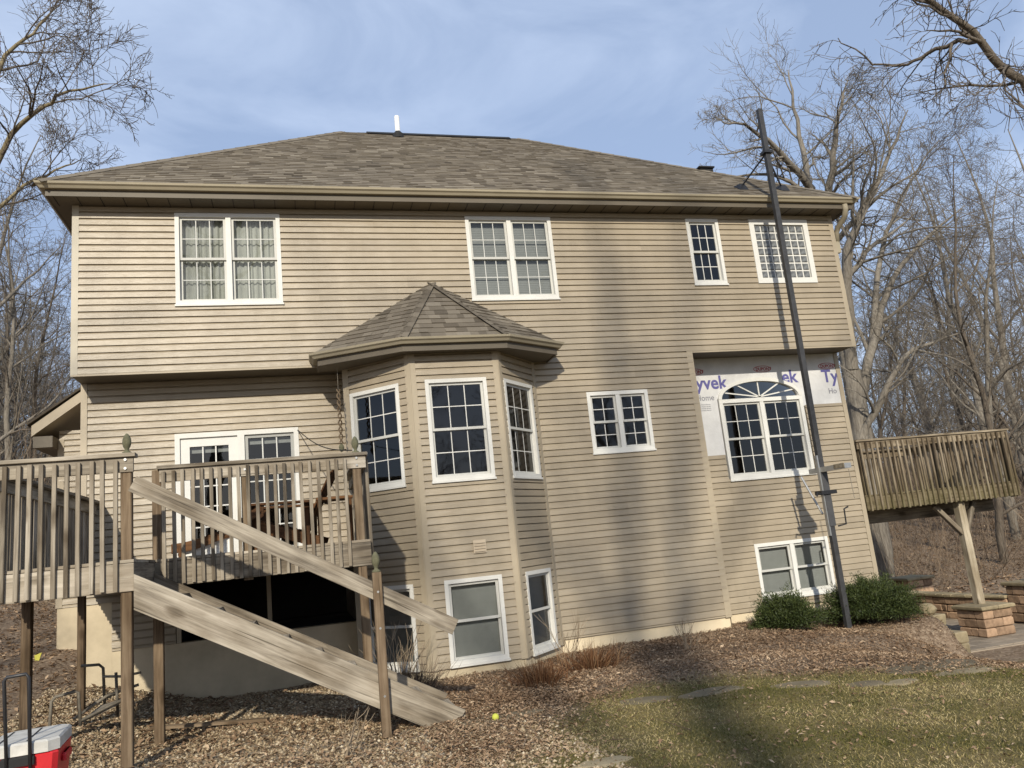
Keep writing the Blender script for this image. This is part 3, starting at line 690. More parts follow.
MB().box(-4.26, -3.97, 2.64, 6, 3.93, 4.118).build('soffit', 'soffit', house)

# ------------------------------------------------------------------ left deck with its stairs
deck = thing('deck', 'weathered grey wooden deck on posts with baluster railing and long stair', 'deck', (-1.2, -2, 0))
DZ, RB, RT = 1.80, 1.52, 2.76            # floor, rim bottom, rail top
DX0, DX1, DX2 = -2.85, -1.48, .70        # left side, notch, right end
YF, YB = -4.0, -2.95                     # front edges of the two sections
y = YB + .07
k = 0
for x0, x1, y0 in ((DX0, DX1, YF), (DX1 + .006, DX2, YB)):
    yy = y0 + .075
    while yy < RD - .08:
        xe = x1
        if x0 > -2 and yy > -.86: xe = min(x1, .66)
        board('floor_board', deck, (x0, yy, DZ - .014), (xe, yy, DZ - .014), .028, .138, 'wood'); yy += .146
for xx in np.arange(DX0 + .06, DX2, .41):
    board('joist', deck, (xx, (YF if xx < DX1 else YB) + .05, 1.655), (xx, RD - .03, 1.655), .22, .038, 'wood_dark')
def rim(p0, p1): return board('rim_board', deck, p0, p1, .245, .04, 'wood')
rim((DX0, YF + .02, 1.645), (DX1, YF + .02, 1.645)); rim((DX1 - .02, YF + .04, 1.645), (DX1 - .02, YB, 1.645)); rim((DX1, YB + .02, 1.645), (DX2, YB + .02, 1.645)); rim((DX2 - .02, YB + .04, 1.645), (DX2 - .02, -.02, 1.645)); rim((DX0 + .02, YF + .04, 1.645), (DX0 + .02, RD - .03, 1.645))
def railing(p0, p1, out, n, parent, wm='wood', bm='wood_dark', zt=RT, zb=RB, cap=True, first=.5):
    """cap board, face board and balusters nailed to the outside"""
    p0 = Vector((*p0, 0)); p1 = Vector((*p1, 0)); o = Vector((*out, 0)); up = Vector((0, 0, 1))
    if cap: board('cap_rail', parent, p0 + up * (zt - .018) - o * .02, p1 + up * (zt - .018) - o * .02, .036, .14, wm, ext=.02)
    board('top_rail', parent, p0 + up * (zt - .105), p1 + up * (zt - .105), .135, .036, wm)
    for i in range(n):
        q = p0.lerp(p1, (i + first) / n) + o * (.018 + .021) + Vector((random.uniform(-.006, .006), random.uniform(-.004, .004), 0))
        if any(abs(q.x - a_) < .07 and abs(q.y - b_) < .12 for a_, b_ in ((-1.545, -3.98), (.60, -2.93))): continue
        jt = random.uniform(-.008, .008)
        board('baluster', parent, q + up * (zb + .012 + jt), q + up * (zt - .062 + jt) + Vector((random.uniform(-.006, .006), 0, 0)), .036, .036, bm, up=o)
railing((DX0, YF + .02), (DX1 - .0, YF + .02), (0, -1), 14, deck)
railing((DX1 + .05, YB + .02), (DX2, YB + .02), (0, -1), 23, deck)
railing((DX2 - .02, YB + .06), (DX2 - .02, -.10), (1, 0), 28, deck)
railing((DX0 + .02, RD - .04), (DX0 + .02, YF + .06), (-1, 0), 44, deck)
finprof = [(.0, 0), (.042, .002), (.042, .016), (.02, .03), (.018, .045), (.032, .07), (.040, .105), (.036, .145), (.022, .175), (.009, .19), (0, .195)]
def deck_post(x, y, z1, name='post', mat='post', fin=None, s=.092):
    p = board(name, deck, (x, y, ground(x, y) - .15), (x, y, z1), s, s, mat, up=(0, 1, 0))
    if fin is not None: MB().lathe(finprof, (x, y, fin), 12).build('finial', 'finial', p, smooth=True)
    return p
deck_post(-1.545, -3.935, RT - .04, fin=RT); deck_post(-1.46, -2.885, RT - .04); deck_post(.60, -2.885, RT - .04, fin=RT)
deck_post(-2.76, -2.5, 1.53); deck_post(-2.72, -.6, 1.53, s=.085); deck_post(DX0 + .06, YF + .09, RT - .04, fin=RT)
board('post', deck, (-.58, -2.885, 1.5), (-.58, -2.885, RT - .05), .092, .092, 'post', up=(0, 1, 0))
for (x, z) in ((-1.545, 2.70), (-1.545, 2.62), (-.58, 2.66), (.60, 2.70), (.60, 2.62)):
    yy = (YF if x < -1 else YB) + .0
    MB().tube([(x, yy + .002, z), (x, yy - .012, z)], .013, 8).build('bolt', 'metal_grey', deck)
# staircase (part of the deck)
stair = bpy.data.objects.new('staircase', None); link(stair, deck, Matrix.Translation((0, -3.5, 0)))
SL = -.545
def st(x): return 1.66 + SL * (x + 1.46)                 # top edge of the stringer
ex_, ez_ = 1.40, st(1.40)
sa = math.atan(-SL); Ls = (ex_ + 1.475) / math.cos(sa)
for yy, mt in ((YF, 'wood'), (YB - .06, 'wood_dark')):
    b = MB(); t_ = .021
    pr = [(.147, -.135), (Ls - .13, -.135), (Ls - .02, -.02), (Ls, .135), (0, .135)]
    b.v = [(x, -t_, z) for x, z in pr] + [(x, t_, z) for x, z in pr]; b.f = [(0, 1, 2, 3, 4), (9, 8, 7, 6, 5)] + [(i, 5 + i, 5 + (i + 1) % 5, (i + 1) % 5) for i in range(5)]
    m = Matrix.Translation((-1.475, yy, st(-1.475))) @ Matrix.Rotation(sa, 4, 'Y') @ Matrix.Translation((0, 0, -.135))
    b.build('stringer', mt, stair, m=m)
nst = 9 
for i in range(nst):
    x0 = -1.44 + .318 * i; z = st(x0 + .29) - .05
    for j in (0, 1): board('tread', stair, (x0 + .08 + j * .147, YF + .024, z - .02), (x0 + .08 + j * .147, YB - .083, z - .02), .036, .14, 'wood_dark')
hr = board('handrail', stair, (-1.475, YF - .045, 2.472), (1.36, YF - .045, .868), .150, .042, 'wood')
nw = board('newel_post', stair, (.645, YF - .085, -.15), (.645, YF - .085, 1.46), .095, .085, 'post', up=(0, 1, 0))
MB().lathe(finprof, (.645, YF - .085, 1.458), 12).build('finial', 'finial', nw, smooth=True)
for z in (.35, .95, 1.28): MB().tube([(.645, YF - .126, z), (.645, YF - .136, z)], .011, 8).build('bolt', 'metal_grey', nw)

# ------------------------------------------------------------------ right balcony
balc = thing('balcony', 'mossy wooden balcony on a post at the right side of the house', 'balcony', (11.7, 1.8, 0))
BX0, BX1, BY0, BY1 = 9.90, 13.42, .52, 3.3
yy = BY0 + .08
while yy < BY1: board('floor_board', balc, (BX0, yy, 1.786), (BX1, yy, 1.786), .028, .138, 'mossy'); yy += .146
for p, q in (((BX0, BY0 + .02), (BX1, BY0 + .02)), ((BX1 - .02, BY0 + .04), (BX1 - .02, BY1)), ((BX0, BY1 - .02), (BX1 - .04, BY1 - .02))): board('rim_board', balc, (*p, 1.645), (*q, 1.645), .245, .04, 'mossy')
for xx in np.arange(BX0 + .3, BX1 - .1, .41): board('joist', balc, (xx, BY0 + .05, 1.65), (xx, BY1 - .04, 1.65), .22, .038, 'wood_dark')
railing((BX0 + .02, BY0 + .02), (BX1, BY0 + .02), (0, -1), 30, balc, 'mossy', 'mossy', zt=2.82, zb=1.50)
railing((BX1 - .02, BY0 + .06), (BX1 - .02, BY1 - .06), (1, 0), 22, balc, 'mossy', 'mossy', zt=2.82, zb=1.50)
railing((BX1 - .06, BY1 - .02), (BX0 + .02, BY1 - .02), (0, 1), 30, balc, 'mossy', 'mossy', zt=2.82, zb=1.50)
for px in (BX0 + .1, 11.66, BX1 - .09): board('rail_post', balc, (px, BY0 + .085, 1.5), (px, BY0 + .085, 2.77), .09, .09, 'mossy', up=(0, 1, 0))
board('beam', balc, (BX0 + .02, 1.15, 1.395), (BX1 - .1, 1.15, 1.395), .25, .085, 'wood_dark')
PX, PY = 12.08, .70
board('post', balc, (PX, PY, -.375), (PX, PY, 1.50), .15, .15, 'pale_post', up=(0, 1, 0))
for s_ in (-1, 1): board('knee_brace', balc, (PX + s_ * .05, PY, .92), (PX + s_ * .46, PY + .12, 1.48), .085, .085, 'wood_dark', up=(0, 1, 0))

# ------------------------------------------------------------------ block pier, walls, patio
pz = -.93
b = MB(); pts = [(10.02, -.42), (11.7, -.46), (13.35, -.50), (13.35, 4.4), (10.02, 4.4)]
b.v = [(x, y, pz) for x, y in pts] + [(x, y, pz - .35) for x, y in pts]; n = 5
b.f = [tuple(range(n))] + [(i + n, (i + 1) % n + n, (i + 1) % n, i) for i in range(n)]
pat = b.build('patio', 'paver', None); tag(pat, kind='structure')
pav = {}
for i in range(11):
    for j in range(16):
        x0 = 10.04 + i * .30 + (.15 if j % 2 else 0); y0 = -.40 + j * .30
        if x0 + .29 > 13.34: continue
        if 'm' not in pav:
            q = MB().box(-.145, .145, -.145, .145, 0, .012); me_ = bpy.data.meshes.new('paver'); me_.from_pydata(q.v, [], q.f); me_.materials.append(M['paver']); pav['m'] = me_
        obj('paver', pav['m'], pat, Matrix.Translation((x0 + .145, y0 + .145, pz + .001)))
def stone_block(name, parent, c, dx, dy, dz, mat, rz=0., jit=.012):
    b = MB(); h = (dx / 2, dy / 2, dz / 2); e = .018
    def ring(k, z, sc): return [(sx * (h[0] - k) + random.uniform(-jit, jit), sy * (h[1] - k) + random.uniform(-jit, jit), z) for sx, sy in ((-1, -1), (1, -1), (1, 1), (-1, 1))]
    b.v = ring(e, -h[2], 1) + ring(0, -h[2] + e, 1) + ring(0, h[2] - e, 1) + ring(e, h[2], 1)
    b.f = [(3, 2, 1, 0), (12, 13, 14, 15)] + [(4 * r + i, 4 * r + (i + 1) % 4, 4 * r + 4 + (i + 1) % 4, 4 * r + 4 + i) for r in range(3) for i in range(4)]
    return b.build(name, mat, parent, m=Matrix.Translation(c) @ Matrix.Rotation(rz, 4, 'Z'))
def pier(name, label, x0, x1, y0, y1, zb, zt, rows, mat, capmat, cat='pillar'):
    o = thing(name, label, cat, ((x0 + x1) / 2, (y0 + y1) / 2, zb)); w, d = x1 - x0, y1 - y0; rh = (zt - zb - .075) / rows; th = .2
    for r in range(rows):
        z = zb + rh * (r + .5); k = .36 + .28 * (r % 2)
        for (a0, a1, b0, b1) in ((x0, x0 + w * k, y0, y0 + th), (x0 + w * k, x1, y0, y0 + th), (x0, x0 + th, y0 + th, y0 + th + (d - th) * k), (x0, x0 + th, y0 + th + (d - th) * k, y1), (x1 - th, x1, y0 + th, y1), (x0 + th, x1 - th, y1 - th, y1)):
            stone_block('block', o, ((a0 + a1) / 2, (b0 + b1) / 2, z), a1 - a0 - .008, b1 - b0 - .008, rh - .008, mat, jit=.006)
    for (a0, a1) in ((x0 - .05, (x0 + x1) / 2 - .002), ((x0 + x1) / 2 + .002, x1 + .05)): stone_block('cap_stone', o, ((a0 + a1) / 2, (y0 + y1) / 2, zt - .036), a1 - a0, d + .1, .072, capmat, jit=.006)
    return o
pier('block_pier', 'square tan block pier under the balcony post', 11.71, 12.36, .29, .90, -.918, -.375, 3, 'block', 'block_tan')
pier('block_pillar', 'short capped block pillar at the far left end of the patio wall', 13.62, 14.3, 4.25, 4.9, -.85, -.14, 4, 'block', 'block_tan')
pier('block_pillar', 'capped block pillar at the right end of the patio wall', 13.45, 14.05, .78, 1.40, -.92, -.15, 4, 'block', 'block_tan')
def block_wall(name, label, path, zb, rows, rh, th, L, mat, capmat, group=None):
    o = thing(name, label, 'wall', (path[0][0], path[0][1], zb), group)
    for r in range(rows + 1):
        for (p, q) in zip(path, path[1:]):
            p = Vector((*p, 0)); q = Vector((*q, 0)); d = (q - p); T = d.length; d.normalize(); rz = math.atan2(d.y, d.x); s = -L / 2 if r % 2 else 0.
            while s < T:
                s0, s1 = max(s, 0), min(s + L * random.uniform(.85, 1.15), T); s = s1
                if s1 - s0 < .05: continue
                c = p + d * (s0 + s1) / 2
                if r < rows: stone_block('block', o, (c.x, c.y, zb + rh * (r + .5)), s1 - s0 - .01, th, rh - .01, mat, rz, .014)
                else: stone_block('cap_stone', o, (c.x, c.y, zb + rh * rows + .035), s1 - s0 - .006, th + .1, .068, capmat, rz, .008)
    return o
block_wall('seat_wall', 'low curved block seat wall edging the patio behind the balcony post', [(13.42, 4.2), (13.36, 3.5), (13.36, 2.8), (13.42, 2.1), (13.55, 1.42)], -.925, 3, .15, .26, .36, 'block', 'block_tan')
# stepped wall end holding the bed beside the yews
o = thing('stepped_wall', 'short stepped row of mossy tan blocks beside the right yew', 'wall', (9.9, -.4, -.9))
for i, (yy, zt) in enumerate(((.28, -.18), (-.06, -.19), (-.42, -.25), (-.78, -.50))):
    z = zt
    while z > -.95: stone_block('block', o, (9.95 + .02 * i, yy, z - .09), .26, .32, .175, 'block_tan', .05, .012); z -= .18
b = MB(); ico = []
def rock(name, c, r, mat, label=None, cat=None, group=None, sq=.7, seed=0):
    rr = random.Random(seed); b = MB(); n, m_ = 9, 6
    b.v = [(0, 0, -r[2])]
    for j in range(1, m_):
        a = math.pi * j / m_
        for i in range(n):
            t = 2 * math.pi * i / n; k = rr.uniform(.86, 1.12); b.v.append((r[0] * k * math.sin(a) ** sq * math.cos(t), r[1] * k * math.sin(a) ** sq * math.sin(t), -r[2] * math.cos(a) * rr.uniform(.92, 1.06)))
    b.v.append((0, 0, r[2])); e = len(b.v) - 1
    b.f = [(0, 1 + (i + 1) % n, 1 + i) for i in range(n)] + [(1 + (j - 1) * n + i, 1 + (j - 1) * n + (i + 1) % n, 1 + j * n + (i + 1) % n, 1 + j * n + i) for j in range(1, m_ - 1) for i in range(n)] + [(1 + (m_ - 2) * n + i, 1 + (m_ - 2) * n + (i + 1) % n, e) for i in range(n)]
    o = b.build(name, mat, None, smooth=False, m=Matrix.Translation(c)); tag(o, label, cat, group); return o
rock('round_stone', (9.93, -.42, -.165), (.13, .14, .10), 'pale_stone', 'rounded pale stone sitting on top of the stepped block wall', 'stone', seed=3)
# stepping stones let into the lawn edge
stones = [(3.05, -4.35, .34, .20, 'grey flat stepping stone in the tree shadow on the lawn edge'), (3.72, -4.55, .36, .17, 'dark grey stepping stone in the lawn below the middle of the mulch bed'), (4.45, -4.80, .40, .22, 'tan stepping stone in the lawn below the left yew'),
          (4.95, -5.15, .22, .15, 'small grey stepping stone between two larger ones at the bed edge'), (5.95, -4.85, .52, .30, 'largest flat stone at the edge of the mulch bed'), (5.25, -5.30, .20, .12, 'small pale yellow stone at the lawn edge'),
          (5.85, -5.35, .34, .15, 'narrow pale stone in front of the largest flat stone'), (6.65, -5.45, .40, .20, 'flat stone at the right end of the stepping stones'), (1.72, -4.2, .46, .20, 'flat stone in the leaf litter near the foot of the stair'), (1.95, -6.15, .24, .12, 'pale half buried stone in the lawn at the bottom')]
for i, (x, y_, a_, b_, lb) in enumerate(stones):
    z = ground(x, y_); rock('stepping_stone', (x, y_, z - .018), (a_, b_, .034), 'pale_stone' if 'pale' in lb else 'stone', lb, 'stone', 'stepping stones along the lawn edge', .35, seed=20 + i)

# ------------------------------------------------------------------ pump jack pole in front of the right wall
pole = thing('pump_jack_pole', 'tall black pump jack pole standing in front of the right wall', 'pole', (8.25, -.62, -.26))
board('pole_shaft', pole, (8.215, -.62, -.32), (8.285, -.62, 8.80), .088, .088, 'pole', up=(1, 0, 0))
MB().fbox(Face((0, 0, 0), (1, 0, 0), (0, -1, 0)), 8.16, 8.185, 1.2, 2.5, .60, .66).build('channel', 'metal_grey', pole)
MB().box(8.19, 8.36, -.70, -.545, 7.92, 7.97).build('collar', 'metal_black', pole)
for fx in (8.08, 8.95):
    yf = .02; zf = roofz(yf) + .04
    MB().tube([(8.275, -.60, 7.94), (fx, yf, zf)], .016, 6).build('roof_brace', 'metal_black', pole)
    b = MB(); b.hexa([(fx - .09, yf - .10, roofz(yf - .10) + .02), (fx + .09, yf - .10, roofz(yf - .10) + .02), (fx + .09, yf + .10, roofz(yf + .10) + .02), (fx - .09, yf + .10, roofz(yf + .10) + .02), (fx - .05, yf - .04, roofz(yf) + .09), (fx + .05, yf - .04, roofz(yf) + .09), (fx + .05, yf + .04, roofz(yf) + .10), (fx - .05, yf + .04, roofz(yf) + .10)]); b.build('brace_foot', 'metal_black', pole)
b = MB().box(8.18, 8.30, -1.28, -.36, 2.22, 2.30); b.build('platform_arm', 'metal_grey', pole)
MB().box(8.175, 8.305, -1.27, -1.02, 2.235, 2.305).build('arm_end', 'pale_post', pole)
MB().tube([(8.20, -.50, 1.55), (8.20, -.10, 2.2)], .018, 6).build('arm_strut', 'metal_grey', pole)
board('jack_sleeve', pole, (8.235, -.62, 1.35), (8.245, -.62, 2.28), .115, .115, 'pole', up=(1, 0, 0))
MB().box(8.10, 8.39, -.71, -.53, 1.86, 1.92).build('jack_clamp', 'metal_black', pole)
MB().tube([(8.09, -.70, 1.86), (8.0, -.74, 1.90), (7.98, -.74, 1.84)], .015, 6).build('clamp_hook', 'metal_black', pole)
MB().tube([(8.32, -.68, 1.34), (8.46, -.70, 1.36), (8.47, -.70, 1.60), (8.55, -.70, 1.63)], .014, 6).build('crank_handle', 'metal_black', pole)
MB().tube([(8.46, -1.0, 2.22), (8.47, -1.0, 1.75)], .006, 5).build('safety_chain', 'rusty', pole)

# ------------------------------------------------------------------ things under and on the deck
gz = ground(-1.79, -5.45) + .06
cool = thing('cooler', 'red wheeled cooler with dirty white lid at the bottom left', 'cooler', (-1.865, -5.40, gz), rz=.10)
Mc = WM[cool.name]
def cb(name, mat, x0, x1, y0, y1, z0, z1, tp=.0, parent=cool, bev=.03):
    b = MB(); e = bev; secs = []
    def ring(k, z): return [(x, y, z) for x, y in ((x0 + k + e, y0 + k), (x1 - k - e, y0 + k), (x1 - k, y0 + k + e), (x1 - k, y1 - k - e), (x1 - k - e, y1 - k), (x0 + k + e, y1 - k), (x0 + k, y1 - k - e), (x0 + k, y0 + k + e))]
    b.v = ring(tp, z0) + ring(0, z1 - .012) + ring(.012, z1)
    b.f = [tuple(reversed(range(8))), tuple(range(16, 24))] + [(8 * r + i, 8 * r + (i + 1) % 8, 8 * r + 8 + (i + 1) % 8, 8 * r + 8 + i) for r in (0, 1) for i in range(8)]
    return b.build(name, mat, parent, m=Mc)
body = cb('body', 'red', -.21, .21, -.28, .28, .03, .46, .03)
lid = cb('lid', 'lid', -.215, .215, -.29, .29, .463, .54, -.0, bev=.06)
cb('lid_groove', 'rubber', -.15, -.138, -.25, .25, 0.534, .5425, bev=.002, parent=lid); cb('lid_groove', 'rubber', .02, .032, -.25, .25, 0.534, .5425, bev=.002, parent=lid)
cb('side_grip', 'red', .205, .235, -.12, .12, .36, .41, bev=.01, parent=body)
for yy in (-.2, .2):
    b = MB().tube([(-.245, yy, .07), (-.20, yy, .07)], .07, 14); b.build('wheel', 'rubber', cool, m=Mc)
b = MB().tube([(-.07, -.30, .30), (-.095, -.33, .94), (-.08, -.335, .965), (.03, -.335, .97), (.045, -.33, .945), (.06, -.30, .30)], .0115, 8); b.build('pull_handle', 'metal_black', cool, smooth=True, m=Mc)
cb('handle_bracket', 'rubber', -.12, .08, -.305, -.275, .40, .46, bev=.004)
# folded tubular frame leaning under the deck
cart = thing('tubular_frame', 'weathered tubular steel cart frame lying under the deck behind the posts', 'cart', (-2.25, -2.4, ground(-2.25, -2.4)))
def tb(name, pts, r=.016, mat='rusty'): MB().tube(pts, r, 7).build(name, mat, cart, smooth=True)
tb('front_hoop', [(-2.56, -2.45, .17), (-2.55, -2.42, .50), (-2.52, -2.4, .535), (-2.34, -2.4, .565), (-2.31, -2.4, .55), (-2.29, -2.38, .22)])
tb('rear_hoop', [(-2.42, -1.85, .76), (-2.24, -1.85, .75), (-2.20, -1.85, .71), (-2.19, -1.82, .30)])
tb('side_bar', [(-2.35, -2.38, .30), (-2.15, -1.9, .42), (-1.85, -1.8, .48)]); tb('side_bar', [(-2.29, -2.38, .27), (-2.02, -2.3, .37), (-1.85, -2.2, .42)])
tb('upright', [(-2.02, -2.0, .20), (-2.04, -2.0, .66)]); tb('top_bar', [(-2.2, -1.85, .62), (-2.0, -1.9, .60), (-1.8, -1.95, .62)], .014)
b = MB(); b.hexa([(-2.30, -2.36, .24), (-2.0, -2.28, .34), (-1.9, -1.95, .38), (-2.2, -1.95, .32), (-2.30, -2.36, .255), (-2.0, -2.28, .355), (-1.9, -1.95, .395), (-2.2, -1.95, .335)]); b.build('plate', 'rusty', cart)
def z_on(x, y, dz): return (x, y, ground(x, y) + dz)
pl = board('plank', None, z_on(-1.68, -2.05, .035), z_on(-.46, -2.42, .035), .03, .09, 'post'); tag(pl, 'single brown board lying on the gravel under the stair', 'board')
b = MB().lathe([(0, 0)] + [(.034 * math.sin(math.pi * i / 8), .034 - .034 * math.cos(math.pi * i / 8)) for i in range(1, 8)] + [(0, .068)], (1.62, -4.30, ground(1.62, -4.30)), 12)
tag(b.build('tennis_ball', 'ball', None, smooth=True), 'yellow tennis ball on the leaves by the foot of the stair', 'ball')
b = MB().box(-4.08, -3.96, 2.25, 2.33, ground(-4, 2.3) + .0, ground(-4, 2.3) + .17); b.v = [(x + (z - .6) * .2, y, z) for x, y, z in b.v]
b2 = MB(); zz = ground(-4, 2.3)
b2.hexa([(-4.06, 2.27, zz - .05), (-4.02, 2.27, zz - .05), (-4.02, 2.29, zz - .05), (-4.06, 2.29, zz - .05), (-4.07, 2.27, zz + .08), (-3.97, 2.27, zz + .11), (-3.97, 2.29, zz + .11), (-4.07, 2.29, zz + .08)])
tag(b2.build('marker_flag', 'flag', None), 'small yellow marker flag on the bank left of the house', 'flag')
# chairs, table, lounger on the deck
def adirondack(loc, rz, label):
    o = thing('deck_chair', label, 'chair', loc, rz=rz); Mm = WM[o.name]
    def bd(n, p0, p1, w, t, up=(0, 0, 1)): return board(n, o, Mm @ Vector(p0), Mm @ Vector(p1), w, t, 'teak', up=Mm.to_3x3() @ Vector(up))
    for s_ in (-1, 1):
        bd('side_rail', (.40, s_ * .27, .33), (-.45, s_ * .27, .04), .13, .025); bd('leg', (.34, s_ * .31, 0), (.34, s_ * .31, .54), .09, .025, (1, 0, 0)); bd('armrest', (.42, s_ * .34, .56), (-.34, s_ * .34, .54), .028, .14); bd('back_leg', (-.28, s_ * .31, 0), (-.30, s_ * .31, .54), .07, .025, (1, 0, 0))
    for i in range(6): x = .38 - i * .105; bd('seat_slat', (x, -.26, .385 - .034 * i - .0), (x, .26, .385 - .034 * i), .022, .09)
    for i in range(6):
        yy = -.235 + i * .094; h = .92 - .035 * abs(i - 2.5); bd('back_slat', (-.22, yy, .18), (-.22 - .42 * h / .92, yy, .18 + .78 * h / .92), .082, .02, (0, 1, 0))
    bd('back_brace', (-.47, -.30, .56), (-.47, .30, .56), .07, .025)
    return o
adirondack((-.20, -1.55, DZ), math.pi - .15, 'brown stained wooden deck chair behind the railing in front of the patio door')
tbl = thing('side_table', 'small dark side table at the right end of the deck', 'table', (.38, -1.7, DZ))
board('tabletop', tbl, (.16, -1.7, 2.36), (.60, -1.7, 2.36), .03, .40, 'teak')
for sx in (.19, .57):
    for sy in (-1.87, -1.53): board('leg', tbl, (sx, sy, DZ), (sx, sy, 2.345), .035, .035, 'teak', up=(0, 1, 0))
lg = thing('lounge_chair', 'low dark wooden lounger with white cushion on the deck', 'lounger', (-1.1, -1.6, DZ))
for sy in (-1.88, -1.32):
    b = MB(); n = 8; pr = [(-1.48 + 1.0 * i / n, 1.93 + .02 * i / n + .36 * (i / n) ** 2) for i in range(n + 1)]
    for (xa, za), (xb, zb_) in zip(pr, pr[1:]): b.hexa([(xa, sy - .02, za - .06), (xb, sy - .02, zb_ - .06), (xb, sy + .02, zb_ - .06), (xa, sy + .02, za - .06), (xa, sy - .02, za + .05), (xb, sy - .02, zb_ + .05), (xb, sy + .02, zb_ + .05), (xa, sy + .02, za + .05)])
    b.build('side_frame', 'teak', lg)
for xx in (-1.38, -.62):
    for sy in (-1.88, -1.32): board('leg', lg, (xx, sy, DZ), (xx, sy, 1.93 + (.25 if xx > -1 else 0)), .05, .05, 'teak', up=(0, 1, 0))
b = MB(); b.hexa([(-1.42, -1.84, 1.80 + .03), (-.85, -1.84, 1.83), (-.85, -1.36, 1.83), (-1.42, -1.36, 1.83), (-1.42, -1.84, 1.87), (-.85, -1.84, 2.0), (-.85, -1.36, 2.0), (-1.42, -1.36, 1.87)]); b.build('cushion', 'cushion', lg)
# hanging spinner and cable
sp = thing('wind_spinner', 'twisted wooden spinner hanging beside the left corner of the bay', 'ornament', (.58, -.32, 3.2))
MB().tube([(.58, -.32, 4.40), (.58, -.32, 4.05)], .004, 5).build('cord', 'rusty', sp)
b = MB(); n = 60
for k in (0, 1):
    b.tube([(.58 + .022 * math.cos(i * .42 + k * math.pi), -.32 + .022 * math.sin(i * .42 + k * math.pi), 4.05 - .80 * i / n) for i in range(n + 1)], .011, 5)
b.build('spiral', 'post', sp); MB().lathe([(0, -.08), (.03, -.05), (.04, 0), (.02, .04), (0, .05)], (.58, -.32, 3.20), 10).build('bob', 'finial', sp)
pts = [Vector((-.02, .5, 3.62)).lerp(Vector((.56, -2.86, 2.80)), i / 10) - Vector((0, 0, .10 * math.sin(math.pi * i / 10))) for i in range(11)]
tag(MB().tube(pts, .007, 5).build('cable', 'rubber', None), 'thin black cable slung from the patio door to the deck post', 'cable')

